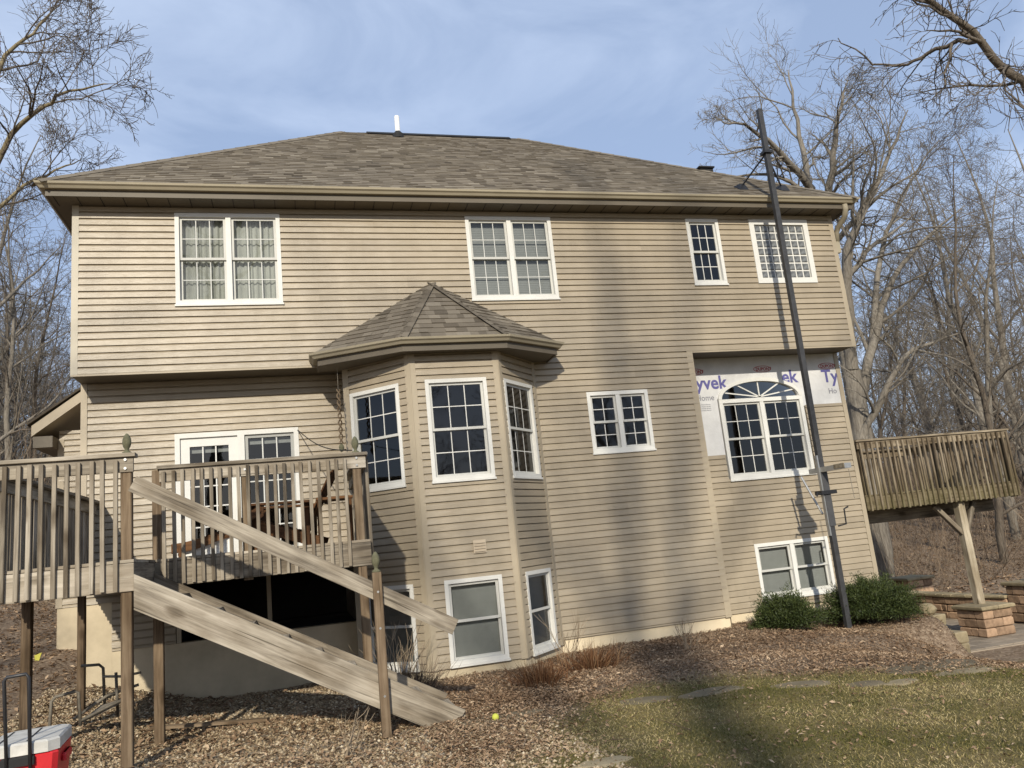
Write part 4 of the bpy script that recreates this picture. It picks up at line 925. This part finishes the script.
# ------------------------------------------------------------------ trees
class Tree:
    def __init__(s, seed): s.r = random.Random(seed); s.polys = []
    def add(s, pts, rad, lev): s.polys.append((pts, rad, lev))
    def spawn(s, pts, rad, L, lev, cfg):
        if lev >= cfg['max']: return
        r = s.r; nc = cfg['n'][lev]
        if nc == 0: return
        nc = max(2, int(nc * r.uniform(.8, 1.25))); n = len(pts) - 1
        for j in range(nc):
            t = cfg['t0'][lev] + (1 - cfg['t0'][lev]) * (j + r.random()) / nc; t = min(t, .995); i = int(t * n); f = t * n - i
            p = pts[i].lerp(pts[i + 1], f); d = (pts[i + 1] - pts[i]).normalized(); rr = rad[i] * (1 - f) + rad[i + 1] * f
            ax = Vector((r.gauss(0, 1), r.gauss(0, 1), r.gauss(0, 1))); ax = (ax - d * ax.dot(d)).normalized(); ang = R(r.uniform(*cfg['ang'][lev]))
            nd_ = d * math.cos(ang) + ax * math.sin(ang); nd_.z += cfg['up'][lev]; nd_.normalize()
            s.grow(p, nd_, L * r.uniform(*cfg['len'][lev]) * (1.15 - .6 * t), max(cfg['rmin'], min(rr * .75, rr * r.uniform(*cfg['rf']))), lev + 1, cfg)
    def grow(s, p, d, L, r0, lev, cfg):
        r = s.r; n = cfg['seg'][lev]; pts = [p]; rad = [r0]; w = cfg['wan'][lev]
        for i in range(n):
            d = Vector((d.x + r.gauss(0, w), d.y + r.gauss(0, w), d.z + r.gauss(0, w) + cfg['trop'][lev])).normalized(); p = p + d * (L / n); pts.append(p)
            rad.append(max(cfg['rmin'] * .6, r0 * (1 - (.92 if lev == 0 else .85) * (i + 1) / n)))
        s.add(pts, rad, lev); s.spawn(pts, rad, L, lev, cfg)
    def limb(s, pts, r0, r1, lev, cfg, sub=4, jit=.028):
        """a limb through given points, roughened, with growth on it"""
        P = [Vector(p) for p in pts]; o = []; 
        for i in range(len(P) - 1):
            a, b_, c, d = P[max(i - 1, 0)], P[i], P[i + 1], P[min(i + 2, len(P) - 1)]
            for k in range(sub):
                t = k / sub; q = .5 * ((2 * b_) + (c - a) * t + (2 * a - 5 * b_ + 4 * c - d) * t * t + (3 * b_ - a - 3 * c + d) * t ** 3)
                if o: q = q + Vector((s.r.gauss(0, jit), s.r.gauss(0, jit), s.r.gauss(0, jit)))
                o.append(q)
        o.append(P[-1]); n = len(o) - 1; rad = [r0 + (r1 - r0) * i / n for i in range(n + 1)]; L = sum((o[i + 1] - o[i]).length for i in range(n))
        s.add(o, rad, lev); s.spawn(o, rad, L, lev, cfg)
    def mesh(s, name, levs, mat):
        groups = {}
        for pts, rad, lev in s.polys:
            if lev in levs: groups.setdefault((len(pts), {0: 9, 1: 7, 2: 5}.get(lev, 3)), []).append((pts, rad))
        V = []; Fq = []; base = 0
        for (n, k), lst in groups.items():
            P = np.array([[tuple(q) for q in pts] for pts, _ in lst]); Rr = np.array([rad for _, rad in lst]); m = len(lst)
            T = np.empty_like(P); T[:, 1:-1] = P[:, 2:] - P[:, :-2]; T[:, 0] = P[:, 1] - P[:, 0]; T[:, -1] = P[:, -1] - P[:, -2]; T /= np.linalg.norm(T, axis=2, keepdims=True) + 1e-9
            ref = np.where(np.abs(T[:, :1, 2:3]) < .8, np.array([0, 0, 1.]), np.array([1., 0, 0])); X = np.cross(T, np.broadcast_to(ref, T.shape)); X /= np.linalg.norm(X, axis=2, keepdims=True) + 1e-9; Y = np.cross(T, X)
            a = np.arange(k) * 2 * np.pi / k
            ring = P[:, :, None, :] + (X[:, :, None, :] * np.cos(a)[None, None, :, None] + Y[:, :, None, :] * np.sin(a)[None, None, :, None]) * Rr[:, :, None, None]
            V.append(ring.reshape(-1, 3)); ii = base + np.arange(m * n * k).reshape(m, n, k); nx_ = np.roll(ii, -1, axis=2)
            Fq.append(np.stack([ii[:, :-1].ravel(), nx_[:, :-1].ravel(), nx_[:, 1:].ravel(), ii[:, 1:].ravel()], 1)); base += m * n * k
        return np_mesh(name, np.concatenate(V), np.concatenate(Fq), mat, smooth=True)
CFG_F = dict(rf=(.34, .55), max=4, n=(17, 7, 6, 3), t0=(.12, .2, .2, .15), ang=((35, 70), (30, 60), (28, 60), (25, 60)), up=(.22, .12, .05, .02), len=((.20, .36), (.36, .60), (.40, .62), (.45, .75)), seg=(12, 8, 6, 4, 3), wan=(.085, .15, .2, .24, .26), trop=(.05, .05, .02, .0, .0), rmin=.0065)
CFG_O = dict(rf=(.40, .62), max=4, n=(6, 13, 11, 6), t0=(.35, .15, .15, .15), ang=((30, 60), (32, 68), (30, 65), (28, 62)), up=(.2, .12, .05, .0), len=((.4, .55), (.26, .50), (.38, .62), (.40, .7)), seg=(10, 9, 7, 5, 3), wan=(.05, .13, .18, .22, .24), trop=(.03, .03, .02, .0, .0), rmin=.0075)
def finish(T, name, label, base, mat='bark', crown='bark', group=None, wood=(0, 1)):
    o = thing(name, label, 'tree', base, group); Mi = Matrix.Translation(base)
    off = Vector(base); T.polys = [([p - off for p in pts], rad, lev) for pts, rad, lev in T.polys]
    obj('trunk', T.mesh('trunk', wood, M[mat]), o, Mi); obj('crown', T.mesh('crown', tuple(l for l in range(6) if l not in wood), M[crown]), o, Mi); return o
def px(x, y, Y=None, depth=None):              # measured sight line -> point at a known distance
    d = _f + _r * ((x - 512) / 782.9) + _u * ((384 - y) / 782.9); c = Vector((0, -11.8, 1.6))
    return c + d * ((Y + 11.8) / d.y if depth is None else depth)
# large oak right behind the house corner
T = Tree(11); Y0 = 8.
bs = Vector((15.95, Y0, ground(15.95, Y0) - .1))
T.limb([bs, px(872, 500, Y0), px(859, 420, Y0 + .1), px(852, 370, Y0 + .1)], .38, .27, 0, dict(CFG_O, n=(1, 9, 8, 6)))
T.limb([px(862, 440, Y0), px(838, 300, Y0 + .3), px(822, 225, Y0 + .8), px(808, 180, Y0 + 1.2), px(798, 120, Y0 + 1.6), px(788, 70, Y0 + 2)], .26, .018, 1, CFG_O)
T.limb([px(824, 230, Y0 + .8), px(832, 170, Y0 - .2), px(838, 115, Y0 - .8), px(848, 80, Y0 - 1.0)], .16, .014, 1, CFG_O)
T.limb([px(852, 370, Y0), px(846, 290, Y0 - .4), px(850, 240, Y0 - .8), px(868, 200, Y0 - 1.2), px(892, 150, Y0 - 1.2), px(908, 110, Y0 - 1.5)], .21, .016, 1, CFG_O)
T.limb([px(858, 420, Y0), px(874, 340, Y0 + .7), px(892, 280, Y0 + 1.2), px(930, 235, Y0 + 1.5), px(965, 205, Y0 + 1.5)], .18, .014, 1, CFG_O)
T.limb([px(860, 450, Y0), px(880, 400, Y0 - .6), px(905, 358, Y0 - 1.0), px(942, 338, Y0 - 1.0), px(985, 325, Y0 - .6)], .13, .012, 1, CFG_O)
T.limb([px(872, 345, Y0 + .7), px(882, 250, Y0 + 1.4), px(905, 190, Y0 + 1.8), px(940, 140, Y0 + 2.0)], .12, .012, 1, CFG_O)
T.limb([px(812, 190, Y0 + 1.2), px(782, 155, Y0 + .4), px(752, 130, Y0 - .3), px(722, 122, Y0 - .8)], .14, .012, 1, CFG_O)
finish(T, 'oak_tree', 'large bare oak with forked trunk rising behind the right corner of the house', bs)
# tree outside the right edge whose limbs hang into the frame
T = Tree(5); D0 = 13.5
b0 = px(1090, 560, depth=D0 + .5); b0.z = ground(b0.x, b0.y) - .1
T.limb([b0, px(1085, 350, depth=D0 + .3), px(1062, 200, depth=D0)], .26, .16, 0, dict(CFG_O, n=(0, 9, 8, 6)))
T.limb([px(1062, 200, depth=D0), px(1028, 98, depth=D0), px(985, 45, depth=D0 - .2), px(930, -2, depth=D0 - .5), px(880, -50, depth=D0 - .7)], .095, .030, 1, CFG_O)
T.limb([px(984, 42, depth=D0 - .2), px(945, 44, depth=D0 + .4), px(915, 62, depth=D0 + .8), px(875, 62, depth=D0 + 1.1), px(838, 38, depth=D0 + 1.3)], .05, .008, 2, CFG_O)
T.limb([px(952, 43, depth=D0 + .3), px(946, 75, depth=D0 + .1), px(932, 100, depth=D0)], .03, .007, 2, CFG_O)
finish(T, 'overhanging_tree', 'bare tree at the right edge with a thick limb reaching across the top corner', b0, 'bark_dark', 'bark_dark', wood=(0, 1, 2))
# tree outside the left edge with limbs whose bark colour carries golden sunlight
T = Tree(21); D0 = 17.
b0 = px(-70, 560, depth=D0); b0.z = ground(b0.x, b0.y) - .1
T.limb([b0, px(-60, 420, depth=D0), px(-45, 270, depth=D0)], .26, .16, 0, dict(CFG_O, n=(1, 9, 8, 6)))
T.limb([px(-45, 270, depth=D0), px(0, 150, depth=D0), px(42, 107, depth=D0 - .3), px(72, 90, depth=D0 - .8), px(108, 84, depth=D0 - 1.2)], .075, .010, 1, CFG_O)
T.limb([px(-40, 240, depth=D0), px(-5, 75, depth=D0 + .6), px(32, 32, depth=D0 + 1), px(60, 5, depth=D0 + 1.2)], .07, .010, 1, CFG_O)
T.limb([px(-45, 280, depth=D0), px(0, 205, depth=D0 + 1), px(45, 175, depth=D0 + 1.3), px(80, 160, depth=D0 + 1.5)], .065, .010, 1, CFG_O)
finish(T, 'sun_tinted_tree', 'bare tree at the left edge with limbs tinted golden like sunlight above the eave', b0, 'bark_sun_tint', 'bark_dark')
# woodland: six grown trees, copied over the slopes
protos = []
for i in range(6):
    T = Tree(100 + i); H = (15, 17, 13, 18, 14, 16)[i]
    T.grow(Vector((0, 0, -.3)), Vector((random.uniform(-.05, .05), random.uniform(-.05, .05), 1)).normalized(), H, (.15, .20, .10, .23, .13, .18)[i], 0, CFG_F)
    tr = T.mesh('trunk', (0, 1), M['bark' if i % 2 else 'bark_dark']); cr = T.mesh('crown', (2, 3, 4), M['bark' if i % 3 else 'bark_dark']); protos.append((tr, cr))
def wood_tree(i, x, y, sc, label, group, name='woodland_tree'):
    o = bpy.data.objects.new(name, None); m = Matrix.Translation((x, y, ground(x, y))) @ Matrix.Rotation(random.gauss(0, .07), 4, 'X') @ Matrix.Rotation(random.gauss(0, .07), 4, 'Y') @ Matrix.Rotation(random.uniform(0, 6.28), 4, 'Z') @ Matrix.Scale(sc, 4); link(o, None, m); tag(o, label, 'tree', group)
    for nm, me_ in zip(('trunk', 'crown'), protos[i % 6]): obj(nm, me_, o, m)
    return o
rw = random.Random(3); cnt = 0
# right-hand wood, seen between the house corner and the right edge
for k in range(36):
    dep = 24 + 46 * (k / 36) ** 1.0 + rw.uniform(-2, 2); xp = rw.uniform(872, 1090); q = px(xp, 500, depth=dep)
    wood_tree(k, q.x, q.y, rw.uniform(.7, 1.05), 'slender bare tree in the wood beyond the balcony', 'bare trees in the wood on the right')
for k in range(46):
    dep = 22 + 46 * (k / 46) ** 1.1 + rw.uniform(-1, 1); xp = rw.uniform(-70, 66 if dep < 40 else 80); q = px(xp, 560, depth=dep)
    wood_tree(k + 3, q.x, q.y, rw.uniform(.75, 1.0) * min(1, .72 + dep / 90), 'slender bare tree in the wood left of the house', 'bare trees in the wood on the left')
# trees behind the camera that throw the shadows on the wall and lawn
T = Tree(77); b0 = Vector((-4.9, -34.5, -.2)); cf = dict(CFG_O, n=(2, 9, 7, 5))
T.limb([b0, b0 + Vector((.1, 0, 8)), b0 + Vector((.3, 0, 15.5))], .36, .27, 0, cf)
T.limb([b0 + Vector((.3, 0, 15.3)), b0 + Vector((.6, .2, 19)), b0 + Vector((.8, .3, 23)), b0 + Vector((.7, .4, 28))], .24, .03, 1, cf)
T.limb([b0 + Vector((.3, 0, 15.0)), b0 + Vector((1.3, -.2, 19)), b0 + Vector((2.0, -.3, 23)), b0 + Vector((2.6, -.3, 28))], .19, .03, 1, cf)
T.limb([b0 + Vector((.25, 0, 13.0)), b0 + Vector((-1.4, .3, 17)), b0 + Vector((-3.2, .5, 20.5)), b0 + Vector((-4.2, .5, 25))], .14, .02, 1, cf)
T.limb([b0 + Vector((.5, 0, 17.0)), b0 + Vector((3.0, .3, 20)), b0 + Vector((5.2, .5, 22)), b0 + Vector((7, .5, 25))], .12, .02, 1, cf)
finish(T, 'oak_tree', 'tall forked oak behind the viewer whose shadow falls on lawn and wall', b0)
for i, (x, y_, sc, lb) in enumerate(((-9.3, -17.2, 1.12, 'tree behind the viewer shading the upper left wall'),)):
    wood_tree(i + 1, x, y_, sc, lb, None)

for k in range(11):
    x = rw.uniform(4, 34) if k < 8 else rw.uniform(-34, -24); y_ = rw.uniform(-62, -36); wood_tree(k, x, y_, rw.uniform(1.1, 1.5), 'bare tree across the lawn behind the viewer', 'bare trees behind the viewer')
# ------------------------------------------------------------------ shrubs, dry clumps, litter, grass, gravel, brush
def blades(P, D, L, W, tone, mat, name, bend=None):
    """thin bent triangles pairs: P base, D direction (unit), L length, W width"""
    n = len(P); side = np.cross(D, rng.normal(size=(n, 3))); side /= np.linalg.norm(side, axis=1, keepdims=True) + 1e-9
    bend = np.zeros((n, 3)) if bend is None else bend
    mid = P + D * L[:, None] * .55 + bend * .35; tip = P + D * L[:, None] + bend
    V = np.stack([P - side * W[:, None], P + side * W[:, None], mid + side * W[:, None] * .8, mid - side * W[:, None] * .8, tip + side * W[:, None] * .12, tip - side * W[:, None] * .12], 1).reshape(-1, 3)
    i = np.arange(n)[:, None] * 6; F = np.concatenate([i + np.array([[0, 1, 2, 3]]), i + np.array([[3, 2, 4, 5]])], 0)
    return np_mesh(name, V, F, mat, np.concatenate([tone, tone]))
def unit(v): return v / (np.linalg.norm(v, axis=1, keepdims=True) + 1e-9)
def yew(c, rx, ry, rz, n, label, seed):
    r_ = np.random.default_rng(seed); o = thing('yew_shrub', label, 'shrub', c)
    # sprays of needles: shoots arch outward from the middle, needles along them
    ns = 420; th = r_.uniform(0, 2 * np.pi, ns); ph = np.arccos(r_.uniform(-.15, 1, ns)); dirs = np.stack([np.sin(ph) * np.cos(th), np.sin(ph) * np.sin(th), np.cos(ph)], 1)
    lump = .88 + .24 * np.sin(3 * th + seed) * np.sin(2.3 * ph + seed) + r_.uniform(-.2, .12, ns) + .35 * (r_.random(ns) > .9) * r_.random(ns)
    tips = dirs * lump[:, None] * np.array([rx, ry, rz]); root = dirs * np.array([rx, ry, rz]) * .3
    m = n // ns; t = r_.uniform(.35, 1.0, (ns, m)); P = root[:, None, :] + (tips - root)[:, None, :] * t[..., None]; P = P + r_.normal(0, .035, P.shape); P = P.reshape(-1, 3); P[:, 2] += rz * .35
    D = unit(np.repeat(dirs, m, 0) * .7 + r_.normal(0, .55, P.shape) + np.array([0, 0, .25])); k = P[:, 2] > .0
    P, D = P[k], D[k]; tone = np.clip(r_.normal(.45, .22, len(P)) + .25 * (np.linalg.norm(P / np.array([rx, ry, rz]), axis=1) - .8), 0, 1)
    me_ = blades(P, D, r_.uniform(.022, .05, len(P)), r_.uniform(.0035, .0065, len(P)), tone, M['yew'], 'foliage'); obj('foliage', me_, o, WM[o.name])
    b = MB()
    for i in range(0, ns, 6): b.tube([(0, 0, -.05), tuple(root[i] * .8 + np.array([0, 0, rz * .2])), tuple(tips[i] * .9 + np.array([0, 0, rz * .35]))], [.018, .012, .005], 5, False)
    b.build('stems', 'bark_dark', o, m=WM[o.name]); return o
def zg(x, y, d=0.): return (x, y, ground(x, y) + d)
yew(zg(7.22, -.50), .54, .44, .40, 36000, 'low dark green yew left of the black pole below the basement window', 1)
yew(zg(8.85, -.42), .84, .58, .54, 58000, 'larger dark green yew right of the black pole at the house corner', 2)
def clump(x, y, n, h, spread, label, seed, mat='sedge', w=.004, name='dry_grass_clump', cat='plant'):
    r_ = np.random.default_rng(seed); o = thing(name, label, cat, zg(x, y)); th = r_.uniform(0, 2 * np.pi, n); rad = np.abs(r_.normal(0, .10, n)) * spread
    P = np.stack([rad * np.cos(th), rad * np.sin(th), np.full(n, -.02)], 1); lean = np.clip(np.abs(r_.normal(.45, .35, n)), 0, 1.3); D = unit(np.stack([np.cos(th) * lean, np.sin(th) * lean, np.ones(n)], 1)); L = h * r_.uniform(.35, 1.0, n)
    bend = np.stack([np.cos(th) * L * .35 * lean, np.sin(th) * L * .35 * lean, -L * .30 * lean], 1)
    obj('blades', blades(P, D, L, np.full(n, w), np.clip(r_.normal(.42, .25, n), 0, 1), M[mat], 'blades', bend), o, WM[o.name]); return o
clump(2.55, -2.65, 520, .36, 1.7, 'rust brown dry grass clump in front of the bay right corner', 1)
clump(3.45, -1.9, 620, .42, 2.0, 'rust brown dry grass clump right of the bay against the wall', 2)
clump(1.22, -1.75, 420, .55, 1.6, 'pale dry stalk clump by the stair newel post', 3, 'brush', .004)
def twig_shrub(x, y, n, h, label, seed, mat='twig'):
    r_ = random.Random(seed); o = thing('bare_shrub', label, 'shrub', zg(x, y)); b = MB()
    for i in range(n):
        t = r_.uniform(0, 6.28); l = r_.uniform(.15, .6); L = h * r_.uniform(.5, 1); p = [Vector((r_.gauss(0, .05), r_.gauss(0, .05), -.03))]
        d = Vector((math.cos(t) * l, math.sin(t) * l, 1)).normalized()
        for k in range(4): d = (d + Vector((r_.gauss(0, .12), r_.gauss(0, .12), r_.gauss(0, .05)))).normalized(); p.append(p[-1] + d * L / 4)
        b.tube(p, [.0055, .005, .004, .003, .0018], 4, False)
        for k in (2, 3):
            d2 = (d + Vector((r_.gauss(0, .6), r_.gauss(0, .6), .1))).normalized(); b.tube([p[k], p[k] + d2 * L * .2, p[k] + d2 * L * .32 + Vector((0, 0, .02))], [.003, .0025, .0015], 3, False)
    b.build('stems', mat, o, m=WM[o.name]); return o
twig_shrub(1.05, -1.55, 26, 1.05, 'tall bare twiggy shrub beside the stair in front of the bay', 1)
twig_shrub(3.35, -1.3, 14, .85, 'bare thin shrub in front of the wall right of the bay', 2)
twig_shrub(4.95, -1.6, 12, .55, 'small bare shrub in the middle of the mulch bed', 3)
twig_shrub(8.9, .1, 10, .75, 'bare twig shrub above the right yew', 4)
twig_shrub(.25, -4.5, 7, .55, 'few dry stems under the stair stringer', 5)
# leaf litter
def scatter(n, x0, x1, y0, y1): return rng.uniform(x0, x1, n), rng.uniform(y0, y1, n)
def leaves(n, box, keep, size, name, label, tone_mu=.5):
    x, y = scatter(n, *box); k = keep(x, y); x, y = x[k], y[k]; dens = .5 + .5 * np.sin(x * 2.3 + 1.7 * np.sin(y * 1.9)) * np.cos(y * 3.1 + x * .7); k = rng.random(len(x)) < .45 + .55 * dens; x, y = x[k], y[k]; n = len(x); z = hgt(x, y) + rng.uniform(.004, .03, n)
    nr = unit(np.stack([rng.normal(0, .45, n), rng.normal(0, .45, n), np.ones(n)], 1)); t = unit(np.cross(nr, rng.normal(size=(n, 3)))); s_ = np.cross(nr, t); L = rng.uniform(size[0], size[1], n)[:, None]; W = L * rng.uniform(.25, .5, (n, 1)); c = np.stack([x, y, z], 1)
    V = np.stack([c - t * L * .5, c + s_ * W * .5 + nr * L * .12, c + t * L * .5, c - s_ * W * .5 + nr * L * .12], 1).reshape(-1, 3); i = np.arange(n)[:, None] * 4
    F = np.concatenate([i + np.array([[0, 1, 2]]), i + np.array([[0, 2, 3]])], 0); tn = np.clip(rng.normal(tone_mu, .20, n) + .18 * np.sin(x * 1.9 + 2 * np.sin(y * 1.3)) * np.sin(y * 2.7 - x) + .08 * np.sin(x * 6.1 + y * 4.3), 0, 1)
    o = obj(name, np_mesh(name, V, F, M['leaf'], np.concatenate([tn, tn]))); tag(o, label, 'leaves', kind='stuff'); return o
notlawn = lambda x, y: ~inside(LAWN, x + rng.normal(0, .22, x.shape), y + rng.normal(0, .22, x.shape))
inhouse = lambda x, y: ((x > XL) & (x < XR) & (y > RD)) | ((x > .9) & (x < TX) & (y > 0)) | ((x > 10) & (x < 13.4) & (y > -.4) & (y < 4.4))
leaves(150000, (1.0, 10.2, -5.8, .5), lambda x, y: notlawn(x, y) & ~inhouse(x, y), (.018, .045), 'mulch_leaves', 'brown dead leaves covering the mulch bed along the wall', .5)
leaves(26000, (-2.4, 3.0, -7.0, -2.2), lambda x, y: notlawn(x, y) & (rng.random(x.shape) < sm(-2.2, .6, x) + .12), (.025, .06), 'fallen_leaves', 'dead oak leaves lying around the foot of the stair', .45)
leaves(7000, (1, 11, -9, -3), lambda x, y: inside(LAWN, x, y), (.018, .055), 'lawn_leaves', 'scattered dead leaves lying on the lawn', .5)
leaves(5200, (-1.5, 10, -6.2, .3), lambda x, y: notlawn(x, y) & ~inhouse(x, y), (.05, .10), 'large_leaves', 'larger curled oak leaves drifted over the mulch', .62)
tx_, ty_ = scatter(900, -2.4, 10, -6.6, .2); k = ~inhouse(tx_, ty_) & (notlawn(tx_, ty_) | (rng.random(900) < .2)); tx_, ty_ = tx_[k], ty_[k]; n_t = len(tx_); a_ = rng.uniform(0, 6.28, n_t)
o = obj('fallen_twigs', blades(np.stack([tx_, ty_, hgt(tx_, ty_) + .012], 1), unit(np.stack([np.cos(a_), np.sin(a_), rng.uniform(.0, .18, n_t)], 1)), rng.uniform(.08, .38, n_t), rng.uniform(.002, .005, n_t), np.clip(rng.normal(.35, .3, n_t), 0, 1), M['brush'], 'fallen_twigs')); tag(o, 'thin fallen twigs scattered over mulch and lawn edge', 'twigs', kind='stuff')
leaves(26000, (10, 26, 3.5, 20), lambda x, y: ~inhouse(x, y), (.06, .14), 'woodland_leaves', 'brown leaf litter on the wooded bank beyond the patio', .42)
leaves(22000, (-9, -1, -3.5, 12), lambda x, y: ~inhouse(x, y) & ~((x > -4) & (y > 3)), (.05, .11), 'bank_leaves', 'brown leaf litter on the bank left of the house', .42)
# gravel under the deck and stair
def pebbles(n, box, keep, size):
    x, y = scatter(n, *box); k = keep(x, y); x, y = x[k], y[k]; n = len(x); r_ = rng.uniform(*size, n); z = hgt(x, y) + r_ * .25
    o8 = np.array([(1, 0, 0), (0, 1, 0), (-1, 0, 0), (0, -1, 0), (0, 0, .65), (0, 0, -.65)], float); a = rng.uniform(0, 6.28, n); ca, sa = np.cos(a), np.sin(a); sc = rng.uniform(.6, 1.2, (n, 6, 1)) * o8[None]
    V = np.stack([sc[..., 0] * ca[:, None] - sc[..., 1] * sa[:, None], sc[..., 0] * sa[:, None] + sc[..., 1] * ca[:, None], sc[..., 2]], 2) * r_[:, None, None] + np.stack([x, y, z], 1)[:, None, :]
    i = np.arange(n)[:, None] * 6; tri = np.array([(0, 1, 4), (1, 2, 4), (2, 3, 4), (3, 0, 4), (1, 0, 5), (2, 1, 5), (3, 2, 5), (0, 3, 5)]); F = (i[:, None, :] + tri[None]).reshape(-1, 3); tn = np.clip(rng.normal(.5, .25, n), 0, 1)
    return np_mesh('gravel', V.reshape(-1, 3), F, M['gravel'], np.repeat(tn, 8))
tag(obj('gravel', pebbles(34000, (-3.4, 2.1, -6.6, .5), lambda x, y: (x + .4 * (y + 4) < 1.7 + rng.normal(0, .3, x.shape)), (.010, .026))), 'tan gravel stones under and in front of the deck', 'gravel', kind='stuff')
# winter lawn
nb = 330000; x, y = scatter(nb, .8, 11.5, -8.2, -1.6)
k = inside(LAWN, x + rng.normal(0, .20, nb) + .18 * np.sin(y * 3.1 + x * 5), y + rng.normal(0, .20, nb) + .15 * np.sin(x * 4.3)); x, y = x[k], y[k]; nb = len(x)
patch = .5 + .25 * np.sin(x * 1.7 + 1.3 * np.sin(y * 1.1)) * np.cos(y * 2.1 - x * .6) + .15 * np.sin(x * 4.3 + y * 3.1)
P = np.stack([x, y, hgt(x, y) - .004], 1); th = rng.uniform(0, 6.28, nb); le = rng.uniform(.4, 2.4, nb); D = unit(np.stack([np.cos(th) * le, np.sin(th) * le, np.ones(nb)], 1)); L = rng.uniform(.012, .036, nb)
o = obj('lawn_grass', blades(P, D, L, rng.uniform(.0015, .003, nb), np.clip(rng.normal(.72 - .95 * (patch - .35), .22, nb), 0, 1), M['grass'], 'lawn_grass')); tag(o, 'short half dormant lawn grass in the foreground', 'grass', kind='stuff')
# brush on the banks
def brush(n, gen, name, label, hmax, lean=.9, fat=1.):
    x, y = gen(n); n = len(x); P = np.stack([x, y, hgt(x, y) - .03], 1); D = unit(np.stack([rng.normal(0, lean, n), rng.normal(0, lean, n), np.ones(n)], 1)); L = hmax * rng.uniform(.25, 1, n) ** 1.6; bend = rng.normal(0, .28, (n, 3)) * L[:, None]
    o = obj(name, blades(P, D, L, fat * rng.uniform(.003, .008, n), np.clip(rng.normal(.5, .25, n), 0, 1), M['brush'], name, bend)); tag(o, label, 'brush', kind='stuff')
def gen_r(n):
    dep = rng.uniform(21, 52, n); xp = rng.uniform(845, 1080, n); pts = np.array([tuple(px(a_, 520, depth=d_)) for a_, d_ in zip(xp, dep)]); k = (pts[:, 1] > 5.2) | (pts[:, 0] > 14.6); return pts[k, 0], pts[k, 1]
def gen_l(n):
    dep = rng.uniform(17, 45, n); xp = rng.uniform(-60, 85, n); pts = np.array([tuple(px(a_, 580, depth=d_)) for a_, d_ in zip(xp, dep)]); k = pts[:, 0] < -4.6; return pts[k, 0], pts[k, 1]
brush(9000, gen_r, 'brush', 'dense brown brush on the slope beyond the patio', 1.1)
def far_gen(lo, hi, yy):
    def g(n):
        dep = rng.uniform(60, 100, n); xp = rng.uniform(lo, hi, n); pts = np.array([tuple(px(a_, yy, depth=d_)) for a_, d_ in zip(xp, dep)]); return pts[:, 0], pts[:, 1]
    return g
brush(6500, far_gen(850, 1110, 500), 'far_wood', 'far off brown wood low behind the balcony', 9.0, .35, 3.0)
brush(4500, far_gen(-90, 90, 580), 'far_wood', 'far off brown wood low behind the left bank', 11.0, .35, 3.0)
brush(2200, gen_r, 'saplings', 'thin bare saplings filling the wood beyond the balcony', 4.5, .3)
brush(3500, gen_l, 'saplings', 'thin bare saplings filling the wood left of the house', 5.5, .3)
brush(5000, gen_l, 'brush', 'thin brown brush on the slope left of the house', 1.2)
